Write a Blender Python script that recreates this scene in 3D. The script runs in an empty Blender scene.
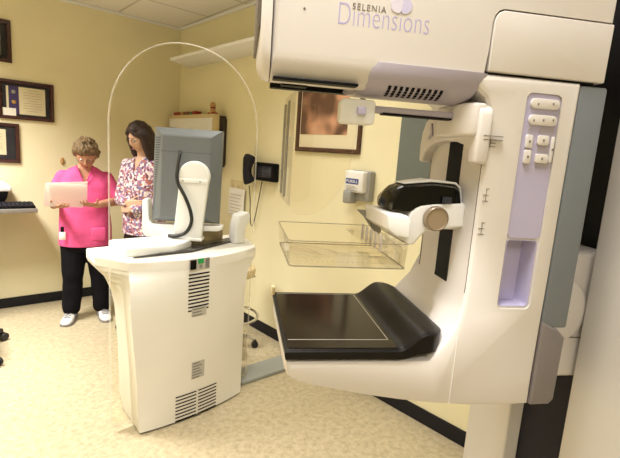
import bpy, bmesh, math, random
from mathutils import Vector, Matrix, noise
random.seed(7)
V3 = Vector
SC = bpy.context.scene
COL = SC.collection
PI = math.pi

# ------------------------------------------------------------------ camera
CAM_H = 1.55
F = 439.0
vA = V3((510.0, -39.0, F)).normalized()
vB = V3((-386.0, -101.0, F))
vB = (vB - vA * vB.dot(vA)).normalized()
vZ = vA.cross(vB)
if vZ.y > 0: vZ = -vZ
CPOS = V3((0, 0, CAM_H))
def cam_to_world(c): return V3((vA.dot(c), vB.dot(c), vZ.dot(c)))
def ray(px, py): return cam_to_world(V3((px - 310.0, py - 229.0, F)))
def on_plane(px, py, p0, n):
    d = ray(px, py)
    return CPOS + d * ((V3(p0) - CPOS).dot(n) / d.dot(n))
def on_z(px, py, z):
    d = ray(px, py)
    return CPOS + d * ((z - CAM_H) / d.z)
cd = bpy.data.cameras.new('camera'); cam = bpy.data.objects.new('camera', cd); COL.objects.link(cam)
cd.sensor_width = 36.0; cd.sensor_fit = 'HORIZONTAL'; cd.lens = F / 620.0 * 36.0; cd.clip_start = 0.05
r_, d_, f_ = cam_to_world(V3((1, 0, 0))), cam_to_world(V3((0, 1, 0))), cam_to_world(V3((0, 0, 1)))
cam.matrix_world = Matrix(((r_.x, -d_.x, -f_.x, 0), (r_.y, -d_.y, -f_.y, 0), (r_.z, -d_.z, -f_.z, CAM_H), (0, 0, 0, 1)))
SC.camera = cam

# machine frame: u runs from the patient side to the gantry, v away from the camera
AM = math.radians(-32.0)
MO = V3((0.501, 0.609, 0))
MU = V3((math.cos(AM), math.sin(AM), 0)); MV = V3((-math.sin(AM), math.cos(AM), 0))
MM = Matrix.Translation(MO) @ Matrix.Rotation(AM, 4, 'Z')
def mv(px, py, v=0.0):
    q = on_plane(px, py, MO + MV * v, MV) - MO
    return (q.dot(MU), q.z)
def mz(px, py, z):
    q = on_z(px, py, z) - MO
    return (q.dot(MU), q.dot(MV))
# right wall frame: s runs from the far corner towards the camera, d out of the wall
WK = V3((2.08, 4.61, 0)); WS = V3((0.105, -3.55, 0)).normalized(); WN = V3((WS.y, -WS.x, 0)).normalized()
if WN.x > 0: WN = -WN
def bw(px, py, d=0.0):
    q = on_plane(px, py, WK + WN * d, WN) - WK
    return (q.dot(WS), q.z)
WM = Matrix(((WS.x, WN.x, 0, WK.x), (WS.y, WN.y, 0, WK.y), (0, 0, 1, 0), (0, 0, 0, 1)))  # (s,d,z)
YA = 4.61

# --------------------------------------------------------------- materials
def lin(c):
    out = []
    for x in c[:3]:
        x = x / 255.0
        out.append(x / 12.92 if x <= 0.04045 else ((x + 0.055) / 1.055) ** 2.4)
    return (*out, 1.0)
def new_mat(name):
    m = bpy.data.materials.new(name); m.use_nodes = True
    nt = m.node_tree; b = nt.nodes['Principled BSDF']
    return m, nt, b
def mat(name, c, rough=0.5, spec=0.5, metal=0.0, var=0.0, scale=8.0, bump=0.0, bscale=200.0, coat=0.0):
    m, nt, b = new_mat(name)
    b.inputs['Base Color'].default_value = lin(c)
    b.inputs['Roughness'].default_value = rough
    b.inputs['Specular IOR Level'].default_value = spec
    b.inputs['Metallic'].default_value = metal
    b.inputs['Coat Weight'].default_value = coat
    tc = nt.nodes.new('ShaderNodeTexCoord')
    if var > 0:
        n = nt.nodes.new('ShaderNodeTexNoise'); n.inputs['Scale'].default_value = scale; n.inputs['Detail'].default_value = 4
        nt.links.new(tc.outputs['Object'], n.inputs['Vector'])
        r = nt.nodes.new('ShaderNodeValToRGB')
        c0 = lin([max(0, x * (1 - var)) for x in c]); c1 = lin([min(255, x * (1 + var)) for x in c])
        r.color_ramp.elements[0].position = 0.3; r.color_ramp.elements[1].position = 0.7
        r.color_ramp.elements[0].color = c0; r.color_ramp.elements[1].color = c1
        nt.links.new(n.outputs['Fac'], r.inputs['Fac']); nt.links.new(r.outputs['Color'], b.inputs['Base Color'])
    if bump > 0:
        n = nt.nodes.new('ShaderNodeTexNoise'); n.inputs['Scale'].default_value = bscale
        nt.links.new(tc.outputs['Object'], n.inputs['Vector'])
        bp = nt.nodes.new('ShaderNodeBump'); bp.inputs['Strength'].default_value = bump; bp.inputs['Distance'].default_value = 0.002
        nt.links.new(n.outputs['Fac'], bp.inputs['Height']); nt.links.new(bp.outputs['Normal'], b.inputs['Normal'])
    return m
def clear_mat(name, tint, ior=1.4, gl_rough=0.02, cap=0.8):
    m, nt, b = new_mat(name); nt.nodes.remove(b)
    out = nt.nodes['Material Output']
    tr = nt.nodes.new('ShaderNodeBsdfTransparent'); tr.inputs['Color'].default_value = lin(tint)
    gl = nt.nodes.new('ShaderNodeBsdfGlossy'); gl.inputs['Roughness'].default_value = gl_rough
    fr = nt.nodes.new('ShaderNodeLayerWeight'); fr.inputs['Blend'].default_value = ior
    mx = nt.nodes.new('ShaderNodeMixShader')
    mul = nt.nodes.new('ShaderNodeMath'); mul.operation = 'MULTIPLY'; mul.inputs[1].default_value = cap
    nt.links.new(fr.outputs['Fresnel'], mul.inputs[0]); nt.links.new(mul.outputs[0], mx.inputs['Fac']); nt.links.new(tr.outputs[0], mx.inputs[1]); nt.links.new(gl.outputs[0], mx.inputs[2])
    nt.links.new(mx.outputs[0], out.inputs['Surface'])
    return m
def half_clear(name, c, alpha):
    m, nt, b = new_mat(name)
    b.inputs['Base Color'].default_value = lin(c); b.inputs['Alpha'].default_value = alpha; b.inputs['Roughness'].default_value = 0.15
    return m

M = {}
M['wall'] = mat('wall_paint', (236, 227, 190), 0.6, 0.3, var=0.012, scale=3, bump=0.15, bscale=350)
M['base'] = mat('black_vinyl', (26, 25, 29), 0.5, 0.25)
M['white'] = mat('white_plastic', (219, 213, 210), 0.32, 0.5, var=0.006, scale=5)
M['bright'] = mat('bright_white_plastic', (240, 240, 241), 0.3, 0.5)
M['gantry'] = mat('gantry_paint', (202, 197, 192), 0.45, 0.4)
M['console'] = mat('console_plastic', (224, 220, 210), 0.4, 0.45, var=0.008, scale=4)
M['lav'] = mat('lavender_plastic', (188, 182, 214), 0.35, 0.45)
M['lavgrey'] = mat('lavender_grey_plastic', (176, 169, 186), 0.35, 0.5)
M['sidegrey'] = mat('blue_grey_panel', (116, 122, 130), 0.45, 0.5)
M['footgrey'] = mat('warm_grey_panel', (122, 115, 116), 0.45, 0.5)
M['black'] = mat('black_plastic', (10, 10, 12), 0.5, 0.12)
M['char'] = mat('charcoal_panel', (40, 38, 44), 0.65, 0.15)
M['gloss'] = mat('gloss_black', (5, 5, 6), 0.05, 0.22)
M['gap'] = mat('dark_gap', (22, 19, 20), 0.7, 0.15)
M['gold'] = mat('champagne_metal', (160, 142, 122), 0.32, 0.5, metal=0.35)
M['goldrim'] = mat('champagne_rim', (132, 116, 98), 0.4, 0.5, metal=0.4)
M['chrome'] = mat('chrome', (205, 205, 208), 0.12, 0.5, metal=1.0)
M['steel'] = mat('grey_metal', (150, 148, 142), 0.4, 0.5, metal=0.5)
M['monitor'] = mat('monitor_grey', (106, 110, 114), 0.4, 0.5, var=0.02, scale=3)
M['mondark'] = mat('monitor_slots', (62, 68, 76), 0.6)
M['rubber'] = mat('cable_rubber', (28, 27, 28), 0.5)
M['wood'] = mat('dark_mahogany', (58, 26, 22), 0.3, 0.5, var=0.15, scale=25)
M['pwood'] = mat('brown_frame_wood', (72, 42, 28), 0.35, 0.5, var=0.15, scale=25)
M['matblack'] = mat('black_mat_board', (38, 36, 36), 0.8)
M['matnavy'] = mat('charcoal_mat_board', (42, 40, 46), 0.8)
M['cream'] = mat('cream_paper', (228, 218, 188), 0.8, 0.2)
M['paper'] = mat('white_paper', (243, 240, 234), 0.8, 0.2)
m_, nt_p, b_p = new_mat('translucent_sheet')
b_p.inputs['Base Color'].default_value = lin((248, 246, 242)); b_p.inputs['Roughness'].default_value = 0.8
tl_ = nt_p.nodes.new('ShaderNodeBsdfTranslucent'); tl_.inputs['Color'].default_value = lin((250, 248, 244)); mx_ = nt_p.nodes.new('ShaderNodeMixShader'); mx_.inputs['Fac'].default_value = 0.85
nt_p.links.new(b_p.outputs[0], mx_.inputs[1]); nt_p.links.new(tl_.outputs[0], mx_.inputs[2]); nt_p.links.new(mx_.outputs[0], nt_p.nodes['Material Output'].inputs['Surface'])
M['sheet'] = m_
M['purple'] = mat('purple_ribbon', (66, 52, 104), 0.7)
M['seal'] = mat('gold_seal', (186, 150, 74), 0.4, metal=0.4)
M['ink'] = mat('faint_ink', (170, 160, 135), 0.9)
M['greyboard'] = mat('grey_green_board', (106, 112, 106), 0.55, 0.4)
M['txt_lav'] = mat('lavender_print', (176, 168, 214), 0.5)
M['txt_grey'] = mat('grey_print', (112, 104, 96), 0.5)
M['txt_blue'] = mat('blue_print', (44, 62, 130), 0.5)
M['petal1'] = mat('pale_petal', (216, 211, 226), 0.5)
M['petal2'] = mat('mid_petal', (200, 195, 226), 0.5)
M['disp'] = mat('dispenser_white', (228, 226, 222), 0.35)
M['dispgrey'] = mat('dispenser_grey', (150, 148, 142), 0.4)
M['pink'] = mat('pink_scrubs', (226, 92, 146), 0.85, 0.15, var=0.05, scale=14)
M['pinkdark'] = mat('pink_scrubs_trim', (206, 74, 128), 0.85, 0.15)
M['trouser'] = mat('black_trousers', (20, 19, 23), 0.9, 0.1)
M['trouser2'] = mat('dark_brown_trousers', (42, 32, 32), 0.9, 0.1)
M['skin'] = mat('skin_tan', (190, 142, 114), 0.55, 0.3, var=0.04, scale=20)
M['skin2'] = mat('skin_fair', (206, 166, 142), 0.55, 0.3, var=0.03, scale=20)
M['lip'] = mat('lip_colour', (164, 100, 92), 0.45)
M['eyew'] = mat('eye_white', (235, 230, 225), 0.3)
M['iris'] = mat('dark_iris', (48, 34, 26), 0.2)
M['hairgrey'] = mat('greying_brown_hair', (112, 92, 66), 0.6, 0.3, var=0.3, scale=45)
M['hairdark'] = mat('dark_brown_hair', (44, 28, 24), 0.45, 0.4, var=0.25, scale=50)
M['shoe'] = mat('white_trainer', (216, 212, 206), 0.6)
M['shoegrey'] = mat('grey_trainer_trim', (134, 132, 134), 0.6)
M['beige'] = mat('beige_vinyl', (214, 194, 150), 0.5)
M['olive'] = mat('olive_brown_plastic', (140, 122, 84), 0.5)
M['channel'] = mat('grey_cable_cover', (146, 148, 142), 0.55)
M['ivory'] = mat('ivory_plate', (222, 206, 164), 0.45)
M['darkbrown'] = mat('dark_brown_laminate', (52, 40, 36), 0.5)
M['redbox'] = mat('red_card', (150, 44, 40), 0.7)
M['brownbox'] = mat('brown_card', (116, 72, 48), 0.7)
M['greenbox'] = mat('green_card', (84, 104, 70), 0.7)
M['tanbox'] = mat('tan_card', (190, 150, 96), 0.7)
M['darkblue'] = mat('dark_blue_plastic', (34, 40, 58), 0.3)  # even dark blue base colour, no emission
M['led'] = mat('green_switch', (30, 150, 80), 0.4)
M['label'] = mat('silver_label', (178, 174, 164), 0.5)
M['bookcover'] = mat('printed_label', (120, 116, 110), 0.6)
M['clear'] = clear_mat('clear_acrylic', (254, 254, 252), 0.09)
M['clear2'] = clear_mat('clear_polycarbonate', (254, 253, 251), 0.07, cap=0.35)
M['edgeglint'] = half_clear('acrylic_edge_glint', (252, 248, 236), 0.30)  # whitish colour paints in the light refracted at the shield edge
M['paddleedge'] = half_clear('paddle_rim', (128, 118, 102), 0.45)
M['shieldedge'] = half_clear('shield_edge', (190, 184, 172), 0.5)
M['strut'] = half_clear('grey_strut', (150, 146, 140), 0.65)
M['darkclear'] = half_clear('smoked_acrylic', (60, 56, 54), 0.75)

def floor_mat():
    m, nt, b = new_mat('speckled_vinyl_floor')
    tc = nt.nodes.new('ShaderNodeTexCoord')
    n1 = nt.nodes.new('ShaderNodeTexNoise'); n1.inputs['Scale'].default_value = 30; n1.inputs['Detail'].default_value = 5; n1.inputs['Roughness'].default_value = 0.7
    n2 = nt.nodes.new('ShaderNodeTexVoronoi'); n2.inputs['Scale'].default_value = 55
    n3 = nt.nodes.new('ShaderNodeTexNoise'); n3.inputs['Scale'].default_value = 1.3
    for n in (n1, n2, n3): nt.links.new(tc.outputs['Object'], n.inputs['Vector'])
    r1 = nt.nodes.new('ShaderNodeValToRGB')
    e = r1.color_ramp.elements
    e[0].position = 0.33; e[0].color = lin((162, 149, 121)); e[1].position = 0.66; e[1].color = lin((194, 181, 152))
    x = r1.color_ramp.elements.new(0.5); x.color = lin((181, 167, 137))
    nt.links.new(n1.outputs['Fac'], r1.inputs['Fac'])
    r2 = nt.nodes.new('ShaderNodeValToRGB'); r2.color_ramp.interpolation = 'CONSTANT'
    r2.color_ramp.elements[0].color = (0, 0, 0, 1); r2.color_ramp.elements[1].position = 0.8; r2.color_ramp.elements[1].color = (0.25, 0.25, 0.25, 1)
    nt.links.new(n2.outputs['Color'], r2.inputs['Fac'])
    mx = nt.nodes.new('ShaderNodeMixRGB'); mx.inputs[2].default_value = lin((200, 190, 164))
    nt.links.new(r2.outputs['Color'], mx.inputs['Fac']); nt.links.new(r1.outputs['Color'], mx.inputs[1])
    nt.links.new(mx.outputs['Color'], b.inputs['Base Color'])
    b.inputs['Roughness'].default_value = 0.34; b.inputs['Specular IOR Level'].default_value = 0.4
    return m
def ceil_mat():
    m, nt, b = new_mat('acoustic_ceiling_tiles')
    tc = nt.nodes.new('ShaderNodeTexCoord'); mp = nt.nodes.new('ShaderNodeMapping')
    mp.inputs['Location'].default_value = (-1.45, -3.98, 0)
    br = nt.nodes.new('ShaderNodeTexBrick'); br.offset = 0.0; br.squash = 1.0
    br.inputs['Scale'].default_value = 1.0; br.inputs['Brick Width'].default_value = 0.61; br.inputs['Row Height'].default_value = 0.61
    br.inputs['Mortar Size'].default_value = 0.012; br.inputs['Mortar Smooth'].default_value = 0.0
    br.inputs['Color1'].default_value = lin((240, 236, 228)); br.inputs['Color2'].default_value = lin((235, 231, 222)); br.inputs['Mortar'].default_value = lin((206, 202, 192))
    nt.links.new(tc.outputs['Object'], mp.inputs['Vector']); nt.links.new(mp.outputs['Vector'], br.inputs['Vector'])
    nt.links.new(br.outputs['Color'], b.inputs['Base Color'])
    n = nt.nodes.new('ShaderNodeTexNoise'); n.inputs['Scale'].default_value = 120
    bp = nt.nodes.new('ShaderNodeBump'); bp.inputs['Strength'].default_value = 0.3; bp.inputs['Distance'].default_value = 0.003
    nt.links.new(tc.outputs['Object'], n.inputs['Vector']); nt.links.new(n.outputs['Fac'], bp.inputs['Height']); nt.links.new(bp.outputs['Normal'], b.inputs['Normal'])
    b.inputs['Roughness'].default_value = 0.9
    return m
def carbon_mat():
    m, nt, b = new_mat('carbon_fibre')
    tc = nt.nodes.new('ShaderNodeTexCoord'); ck = nt.nodes.new('ShaderNodeTexChecker'); ck.inputs['Scale'].default_value = 380
    ck.inputs['Color1'].default_value = lin((14, 12, 12)); ck.inputs['Color2'].default_value = lin((30, 27, 26))
    nt.links.new(tc.outputs['Object'], ck.inputs['Vector']); nt.links.new(ck.outputs['Color'], b.inputs['Base Color'])
    b.inputs['Roughness'].default_value = 0.32; b.inputs['Specular IOR Level'].default_value = 0.2
    return m
def plate_mat():
    m, nt, b = new_mat('detector_cover')
    b.inputs['Base Color'].default_value = lin((22, 17, 16)); b.inputs['Roughness'].default_value = 0.12; b.inputs['Specular IOR Level'].default_value = 0.22
    return m
def floral_mat():
    m, nt, b = new_mat('floral_print_fabric')
    tc = nt.nodes.new('ShaderNodeTexCoord'); vo = nt.nodes.new('ShaderNodeTexVoronoi'); vo.inputs['Scale'].default_value = 66
    nt.links.new(tc.outputs['Object'], vo.inputs['Vector'])
    r = nt.nodes.new('ShaderNodeValToRGB'); r.color_ramp.interpolation = 'CONSTANT'
    cols = [(0.0, (222, 208, 210)), (0.20, (160, 116, 146)), (0.36, (228, 218, 218)), (0.46, (122, 110, 152)), (0.6, (176, 104, 92)), (0.68, (214, 190, 200)), (0.78, (112, 66, 80))]
    els = r.color_ramp.elements
    els[0].color = lin(cols[0][1]); els[1].position = cols[1][0]; els[1].color = lin(cols[1][1])
    for p, c in cols[2:]:
        x = els.new(p); x.color = lin(c)
    nt.links.new(vo.outputs['Color'], r.inputs['Fac']); nt.links.new(r.outputs['Color'], b.inputs['Base Color'])
    b.inputs['Roughness'].default_value = 0.9
    return m
def art_mat():
    m, nt, b = new_mat('abstract_botanical_print')
    tc = nt.nodes.new('ShaderNodeTexCoord'); w = nt.nodes.new('ShaderNodeTexWave'); w.inputs['Scale'].default_value = 1.3; w.inputs['Distortion'].default_value = 7; w.inputs['Detail'].default_value = 3; w.inputs['Detail Scale'].default_value = 1.2
    nt.links.new(tc.outputs['Object'], w.inputs['Vector'])
    r = nt.nodes.new('ShaderNodeValToRGB'); els = r.color_ramp.elements
    els[0].color = lin((96, 66, 50)); els[0].position = 0.02; els[1].color = lin((226, 190, 158)); els[1].position = 0.9
    x = els.new(0.25); x.color = lin((196, 146, 116))
    nt.links.new(w.outputs['Fac'], r.inputs['Fac']); nt.links.new(r.outputs['Color'], b.inputs['Base Color'])
    b.inputs['Roughness'].default_value = 0.35
    return m
M['floor'] = floor_mat(); M['ceil'] = ceil_mat(); M['carbon'] = carbon_mat(); M['plate'] = plate_mat(); M['floral'] = floral_mat(); M['art'] = art_mat()

# ---------------------------------------------------------------- helpers
def BM(): return bmesh.new()
def bevel(bm, w, seg=3, ang=30, edges=None):
    if w <= 0: return
    bm.normal_update()
    es = edges if edges is not None else [e for e in bm.edges if len(e.link_faces) == 2 and e.calc_face_angle(0) > math.radians(ang)]
    if es: bmesh.ops.bevel(bm, geom=es, offset=w, segments=seg, profile=0.5, affect='EDGES', clamp_overlap=True)
def join(dst, src, mtx=None):
    if mtx is not None: src.transform(mtx)
    me = bpy.data.meshes.new('tmp'); src.to_mesh(me); src.free()
    dst.from_mesh(me); bpy.data.meshes.remove(me)
    return dst
def box(x0, x1, y0, y1, z0, z1, bev=0.0, seg=3, mtx=None):
    bm = BM()
    bmesh.ops.create_cube(bm, size=1.0, matrix=Matrix.Translation(((x0 + x1) / 2, (y0 + y1) / 2, (z0 + z1) / 2)) @ Matrix.Diagonal((abs(x1 - x0), abs(y1 - y0), abs(z1 - z0), 1)))
    bevel(bm, bev, seg)
    if mtx is not None: bm.transform(mtx)
    return bm
def prism(pts, a0, a1, axis='v', bev=0.0, seg=3, mtx=None, ang=50):
    """2-D outline extruded. axis v: pts are (u,z); axis z: pts are (x,y); axis u: pts are (v,z)"""
    bm = BM()
    def P(p, a): return (p[0], a, p[1]) if axis == 'v' else ((p[0], p[1], a) if axis == 'z' else (a, p[0], p[1]))
    A = [bm.verts.new(P(p, a0)) for p in pts]; B = [bm.verts.new(P(p, a1)) for p in pts]
    n = len(pts)
    bm.faces.new(A); bm.faces.new(B[::-1])
    for i in range(n): bm.faces.new((A[i], B[i], B[(i + 1) % n], A[(i + 1) % n]))
    bmesh.ops.recalc_face_normals(bm, faces=bm.faces[:])
    bevel(bm, bev, seg, ang)
    if mtx is not None: bm.transform(mtx)
    return bm
def loft(rings, cap=True, closed=True):
    bm = BM(); R = [[bm.verts.new(p) for p in r] for r in rings]
    n = len(R[0])
    for a, b in zip(R[:-1], R[1:]):
        for i in range(n if closed else n - 1):
            bm.faces.new((a[i], a[(i + 1) % n], b[(i + 1) % n], b[i]))
    if cap:
        bm.faces.new(R[0][::-1]); bm.faces.new(R[-1])
    bmesh.ops.recalc_face_normals(bm, faces=bm.faces[:])
    return bm
def smooth_path(pts, n=6):
    P = [V3(p) for p in pts]; out = []
    for i in range(len(P) - 1):
        p0 = P[max(i - 1, 0)]; p1 = P[i]; p2 = P[i + 1]; p3 = P[min(i + 2, len(P) - 1)]
        for k in range(n):
            t = k / n
            out.append(0.5 * ((2 * p1) + (p2 - p0) * t + (2 * p0 - 5 * p1 + 4 * p2 - p3) * t * t + (3 * p1 - p0 - 3 * p2 + p3) * t ** 3))
    out.append(P[-1]); return out
def tube(path, r, n=10, closed=False):
    P = [V3(p) for p in path]; rings = []
    up = V3((0.13, 0.27, 0.95)).normalized()
    m = len(P)
    for i, p in enumerate(P):
        if closed: t = (P[(i + 1) % m] - P[i - 1]).normalized()
        else: t = (P[min(i + 1, m - 1)] - P[max(i - 1, 0)]).normalized()
        a = t.cross(up)
        if a.length < 1e-3: a = t.cross(V3((1, 0, 0)))
        a.normalize(); b = t.cross(a).normalized()
        rr = r[i] if isinstance(r, (list, tuple)) else r
        rings.append([p + a * rr * math.cos(2 * PI * k / n) + b * rr * math.sin(2 * PI * k / n) for k in range(n)])
    if closed: rings.append(rings[0])
    bm = loft(rings, cap=not closed)
    if closed: bmesh.ops.remove_doubles(bm, verts=bm.verts[:], dist=1e-6)
    return bm
def lathe(prof, c=(0, 0, 0), axis=(0, 0, 1), n=28):
    """prof: list of (radius, height along axis)"""
    ax = V3(axis).normalized(); a = ax.orthogonal().normalized(); b = ax.cross(a); c = V3(c)
    rings = [[c + ax * h + (a * math.cos(2 * PI * k / n) + b * math.sin(2 * PI * k / n)) * max(r, 1e-4) for k in range(n)] for r, h in prof]
    return loft(rings)
def ell(c, rx, ry, rz, mtx=None, n=20):
    bm = BM(); bmesh.ops.create_uvsphere(bm, u_segments=n, v_segments=max(8, n * 2 // 3), radius=1.0)
    bm.transform(Matrix.Translation(c) @ Matrix.Diagonal((rx, ry, rz, 1)))
    if mtx is not None: bm.transform(mtx)
    return bm
def capsule(p0, r0, p1, r1, n=14):
    p0, p1 = V3(p0), V3(p1); ax = (p1 - p0); L = ax.length
    ax = ax / L if L > 1e-6 else V3((0, 0, 1))
    prof = [(r0 * math.sin(a), -r0 * math.cos(a)) for a in [PI / 2 * k / 4 for k in range(0, 5)]]
    prof += [(r1 * math.cos(a), L + r1 * math.sin(a)) for a in [PI / 2 * k / 4 for k in range(0, 5)]]
    return lathe(prof, p0, ax, n)
def root_of(o):
    while o.parent is not None: o = o.parent
    return o
def obj(name, bm, m, parent=None, sm=35.0):
    me = bpy.data.meshes.new(name)
    if isinstance(bm, bpy.types.Mesh): me = bm; me.name = name
    else:
        bm.normal_update(); bm.to_mesh(me); bm.free()
    o = bpy.data.objects.new(name, me); COL.objects.link(o)
    ms = m if isinstance(m, (list, tuple)) else [m]
    if isinstance(bm, bpy.types.Mesh): me.materials.clear()
    for x in ms: me.materials.append(M[x] if isinstance(x, str) else x)
    if sm:
        for p in me.polygons: p.use_smooth = True
        me.set_sharp_from_angle(angle=math.radians(sm))
    if parent is not None:
        me.transform(root_of(parent).matrix_basis.inverted()); o.parent = parent
    else:
        xs = [v.co for v in me.vertices]
        c = V3(((min(v.x for v in xs) + max(v.x for v in xs)) / 2, (min(v.y for v in xs) + max(v.y for v in xs)) / 2, min(v.z for v in xs)))
        me.transform(Matrix.Translation(-c)); o.location = c
    return o
def tag(o, label, cat, group=None):
    o['label'] = label; o['category'] = cat
    if group: o['group'] = group
    return o
def thing(name, label, cat, loc, rz=0.0, group=None):
    o = bpy.data.objects.new(name, None); COL.objects.link(o); o.empty_display_size = 0.05
    o.location = loc; o.rotation_euler = (0, 0, rz)
    return tag(o, label, cat, group)
def struct(name, bm, m):
    me = bpy.data.meshes.new(name); bm.normal_update(); bm.to_mesh(me); bm.free()
    o = bpy.data.objects.new(name, me); COL.objects.link(o); me.materials.append(M[m]); o['kind'] = 'structure'
    return o
def evaluated(bm, mods):
    """apply modifiers to a bmesh, return a new bmesh"""
    me = bpy.data.meshes.new('tmp'); bm.to_mesh(me); bm.free()
    o = bpy.data.objects.new('tmp', me); COL.objects.link(o)
    for kind, kw in mods:
        md = o.modifiers.new('m', kind)
        for k, v in kw.items(): setattr(md, k, v)
    dg = bpy.context.evaluated_depsgraph_get(); dg.update()
    em = bpy.data.meshes.new_from_object(o.evaluated_get(dg))
    bpy.data.objects.remove(o); bpy.data.meshes.remove(me)
    out = BM(); out.from_mesh(em); bpy.data.meshes.remove(em)
    return out
def cut(bm, cutter):
    me = bpy.data.meshes.new('cut'); cutter.to_mesh(me); cutter.free()
    co = bpy.data.objects.new('cut', me); COL.objects.link(co)
    out = evaluated(bm, [('BOOLEAN', dict(operation='DIFFERENCE', object=co, solver='EXACT'))])
    bpy.data.objects.remove(co); bpy.data.meshes.remove(me)
    return out
def text_bm(s, size, offset=0.0, depth=0.0004, space=1.0):
    cu = bpy.data.curves.new('t', 'FONT'); cu.body = s; cu.size = size; cu.offset = offset; cu.extrude = depth; cu.space_character = space
    o = bpy.data.objects.new('t', cu); COL.objects.link(o)
    dg = bpy.context.evaluated_depsgraph_get(); dg.update()
    me = bpy.data.meshes.new_from_object(o.evaluated_get(dg))
    bpy.data.objects.remove(o); bpy.data.curves.remove(cu)
    bm = BM(); bm.from_mesh(me); bpy.data.meshes.remove(me)
    return bm
def fit_text(s, x0, x1, z0, h, frame, offset=0.0, depth=0.0006, space=1.0):
    """frame maps (x, y_up, outwards) -> world; text fitted between x0..x1, baseline z0, cap height h"""
    bm = text_bm(s, 1.0, offset, depth, space)
    xs = [v.co.x for v in bm.verts]; ys = [v.co.y for v in bm.verts]
    a, b = min(xs), max(xs); c, d = min(ys), max(ys)
    for v in bm.verts:
        v.co = V3((x0 + (v.co.x - a) / (b - a) * (x1 - x0), z0 + (v.co.y - c) / (d - c) * h, v.co.z))
    bm.transform(frame); return bm

# ------------------------------------------------------------------ room
CEIL = 2.75
struct('floor', box(-2.2, 2.6, -2.2, 4.75, -0.1, 0.0), 'floor')
struct('ceiling', box(-2.2, 2.6, -2.2, 4.75, CEIL, CEIL + 0.1), 'ceil')
struct('wall_back', box(-2.2, 2.6, YA, YA + 0.12, 0, CEIL), 'wall')
struct('wall_right', box(-0.1, 6.9, -0.12, 0.0, 0, CEIL, mtx=WM), 'wall')
struct('wall_left', box(-2.3, -2.2, -2.2, 4.75, 0, CEIL), 'wall')
struct('wall_front', box(-2.2, 2.6, -2.3, -2.2, 0, CEIL), 'wall')
struct('baseboard_back', box(-2.2, 2.08, YA - 0.012, YA, 0, 0.092, 0.003, 2), 'base')
struct('baseboard_right', box(0.0, 6.8, 0.0, 0.012, 0, 0.092, 0.003, 2, mtx=WM), 'base')
struct('trim_1', box(-2.2, 2.07, YA - 0.02, YA, CEIL - 0.022, CEIL, 0.002, 2), 'bright')
struct('trim_2', box(0.0, 6.8, 0.0, 0.02, CEIL - 0.022, CEIL, 0.002, 2, mtx=WM), 'bright')

# --------------------------------------------------- mammography machine
mach = thing('mammography_machine', 'white mammography machine with overhead tube head and black breast platform', 'medical machine', MO, AM)
def mpart(name, bm, m, parent=None, sm=35.0):
    bm.transform(MM); return obj(name, bm, m, parent or mach, sm)

# gantry column standing on the floor, open black channel between two white frames
gp = [(0.70, -0.13), (0.70, 0.085), (0.80, 0.085), (0.80, 0.285), (0.70, 0.285), (0.70, 0.49), (1.04, 0.49), (1.04, -0.13)]
gantry = mpart('gantry_column', prism(gp, 0.0, 2.25, 'z', 0.006), 'gantry')
mpart('channel_panel', box(0.775, 0.80, 0.0865, 0.2835, 0.02, 2.24), 'char', gantry)
mpart('channel_cover', box(0.74, 0.775, 0.0865, 0.2835, 0.02, 1.08, 0.003), 'char', gantry)
mpart('bellows', box(0.765, 0.776, 0.0865, 0.2835, 1.36, 2.24, 0.003), 'black', gantry)
pv = [(0.56, 1.37), (0.79, 1.37), (0.79, 1.10), (0.775, 1.075), (0.74, 1.06), (0.66, 1.06), (0.60, 1.075), (0.575, 1.10), (0.56, 1.15)]
pivot = mpart('pivot_arm', prism(pv, 0.10, 0.27, 'v', 0.012), 'white')
mpart('pivot_ring', lathe([(0.0, 0), (0.075, 0), (0.08, 0.004), (0.08, 0.012), (0.07, 0.016), (0.0, 0.016)], (0.63, 0.102, 1.23), (0, -1, 0)), 'white', pivot)
mpart('seam', box(0.57, 0.785, 0.0985, 0.271, 1.162, 1.1645), 'txt_grey', pivot)

# C-arm: column and detector housing in one sweep
prof = [(-0.003, 1.157), (-0.004, 1.138), (0.004, 1.122), (0.022, 1.110), (0.06, 1.099), (0.109, 1.089), (0.17, 1.077), (0.237, 1.066), (0.31, 1.057), (0.393, 1.050), (0.46, 1.049), (0.528, 1.052),
        (0.529, 1.12), (0.5293, 1.17), (0.5295, 1.21), (0.5297, 1.25), (0.53, 1.29), (0.5303, 1.33), (0.5305, 1.45), (0.531, 1.719), (0.318, 1.719), (0.310, 1.705), (0.322, 1.690), (0.340, 1.678), (0.352, 1.655), (0.352, 1.60), (0.352, 1.50), (0.352, 1.40), (0.352, 1.31), (0.350, 1.275), (0.345, 1.247), (0.337, 1.224), (0.328, 1.207), (0.316, 1.19), (0.303, 1.170), (0.29, 1.157)]
def carm_bm():
    rings = []
    # rounded near and far edges: shrink the outline a little towards both ends
    c = [(0.0, 0.012), (0.0035, 0.0045), (0.012, 0.0), (0.333, 0.0), (0.3415, 0.0045), (0.345, 0.012)]
    n = len(prof)
    for v, ins in c:
        ring = []
        for i, p in enumerate(prof):
            a = V3((prof[i - 1][0], prof[i - 1][1])); b = V3((p[0], p[1])); d = V3((prof[(i + 1) % n][0], prof[(i + 1) % n][1]))
            t = ((b - a).normalized() + (d - b).normalized()).normalized()
            nn = V3((-t.y, t.x))   # inward for counter-clockwise outline
            q = b + nn * ins
            ring.append((q.x, v, q.y))
        rings.append(ring)
    bm = loft(rings)
    for q in bm.verts:   # the column is narrower than the housing below it
        t = min(1, max(0, (q.co.z - 1.20) / 0.13)); q.co.y *= 1 - 0.275 * t * t * (3 - 2 * t)
    return bm
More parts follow.
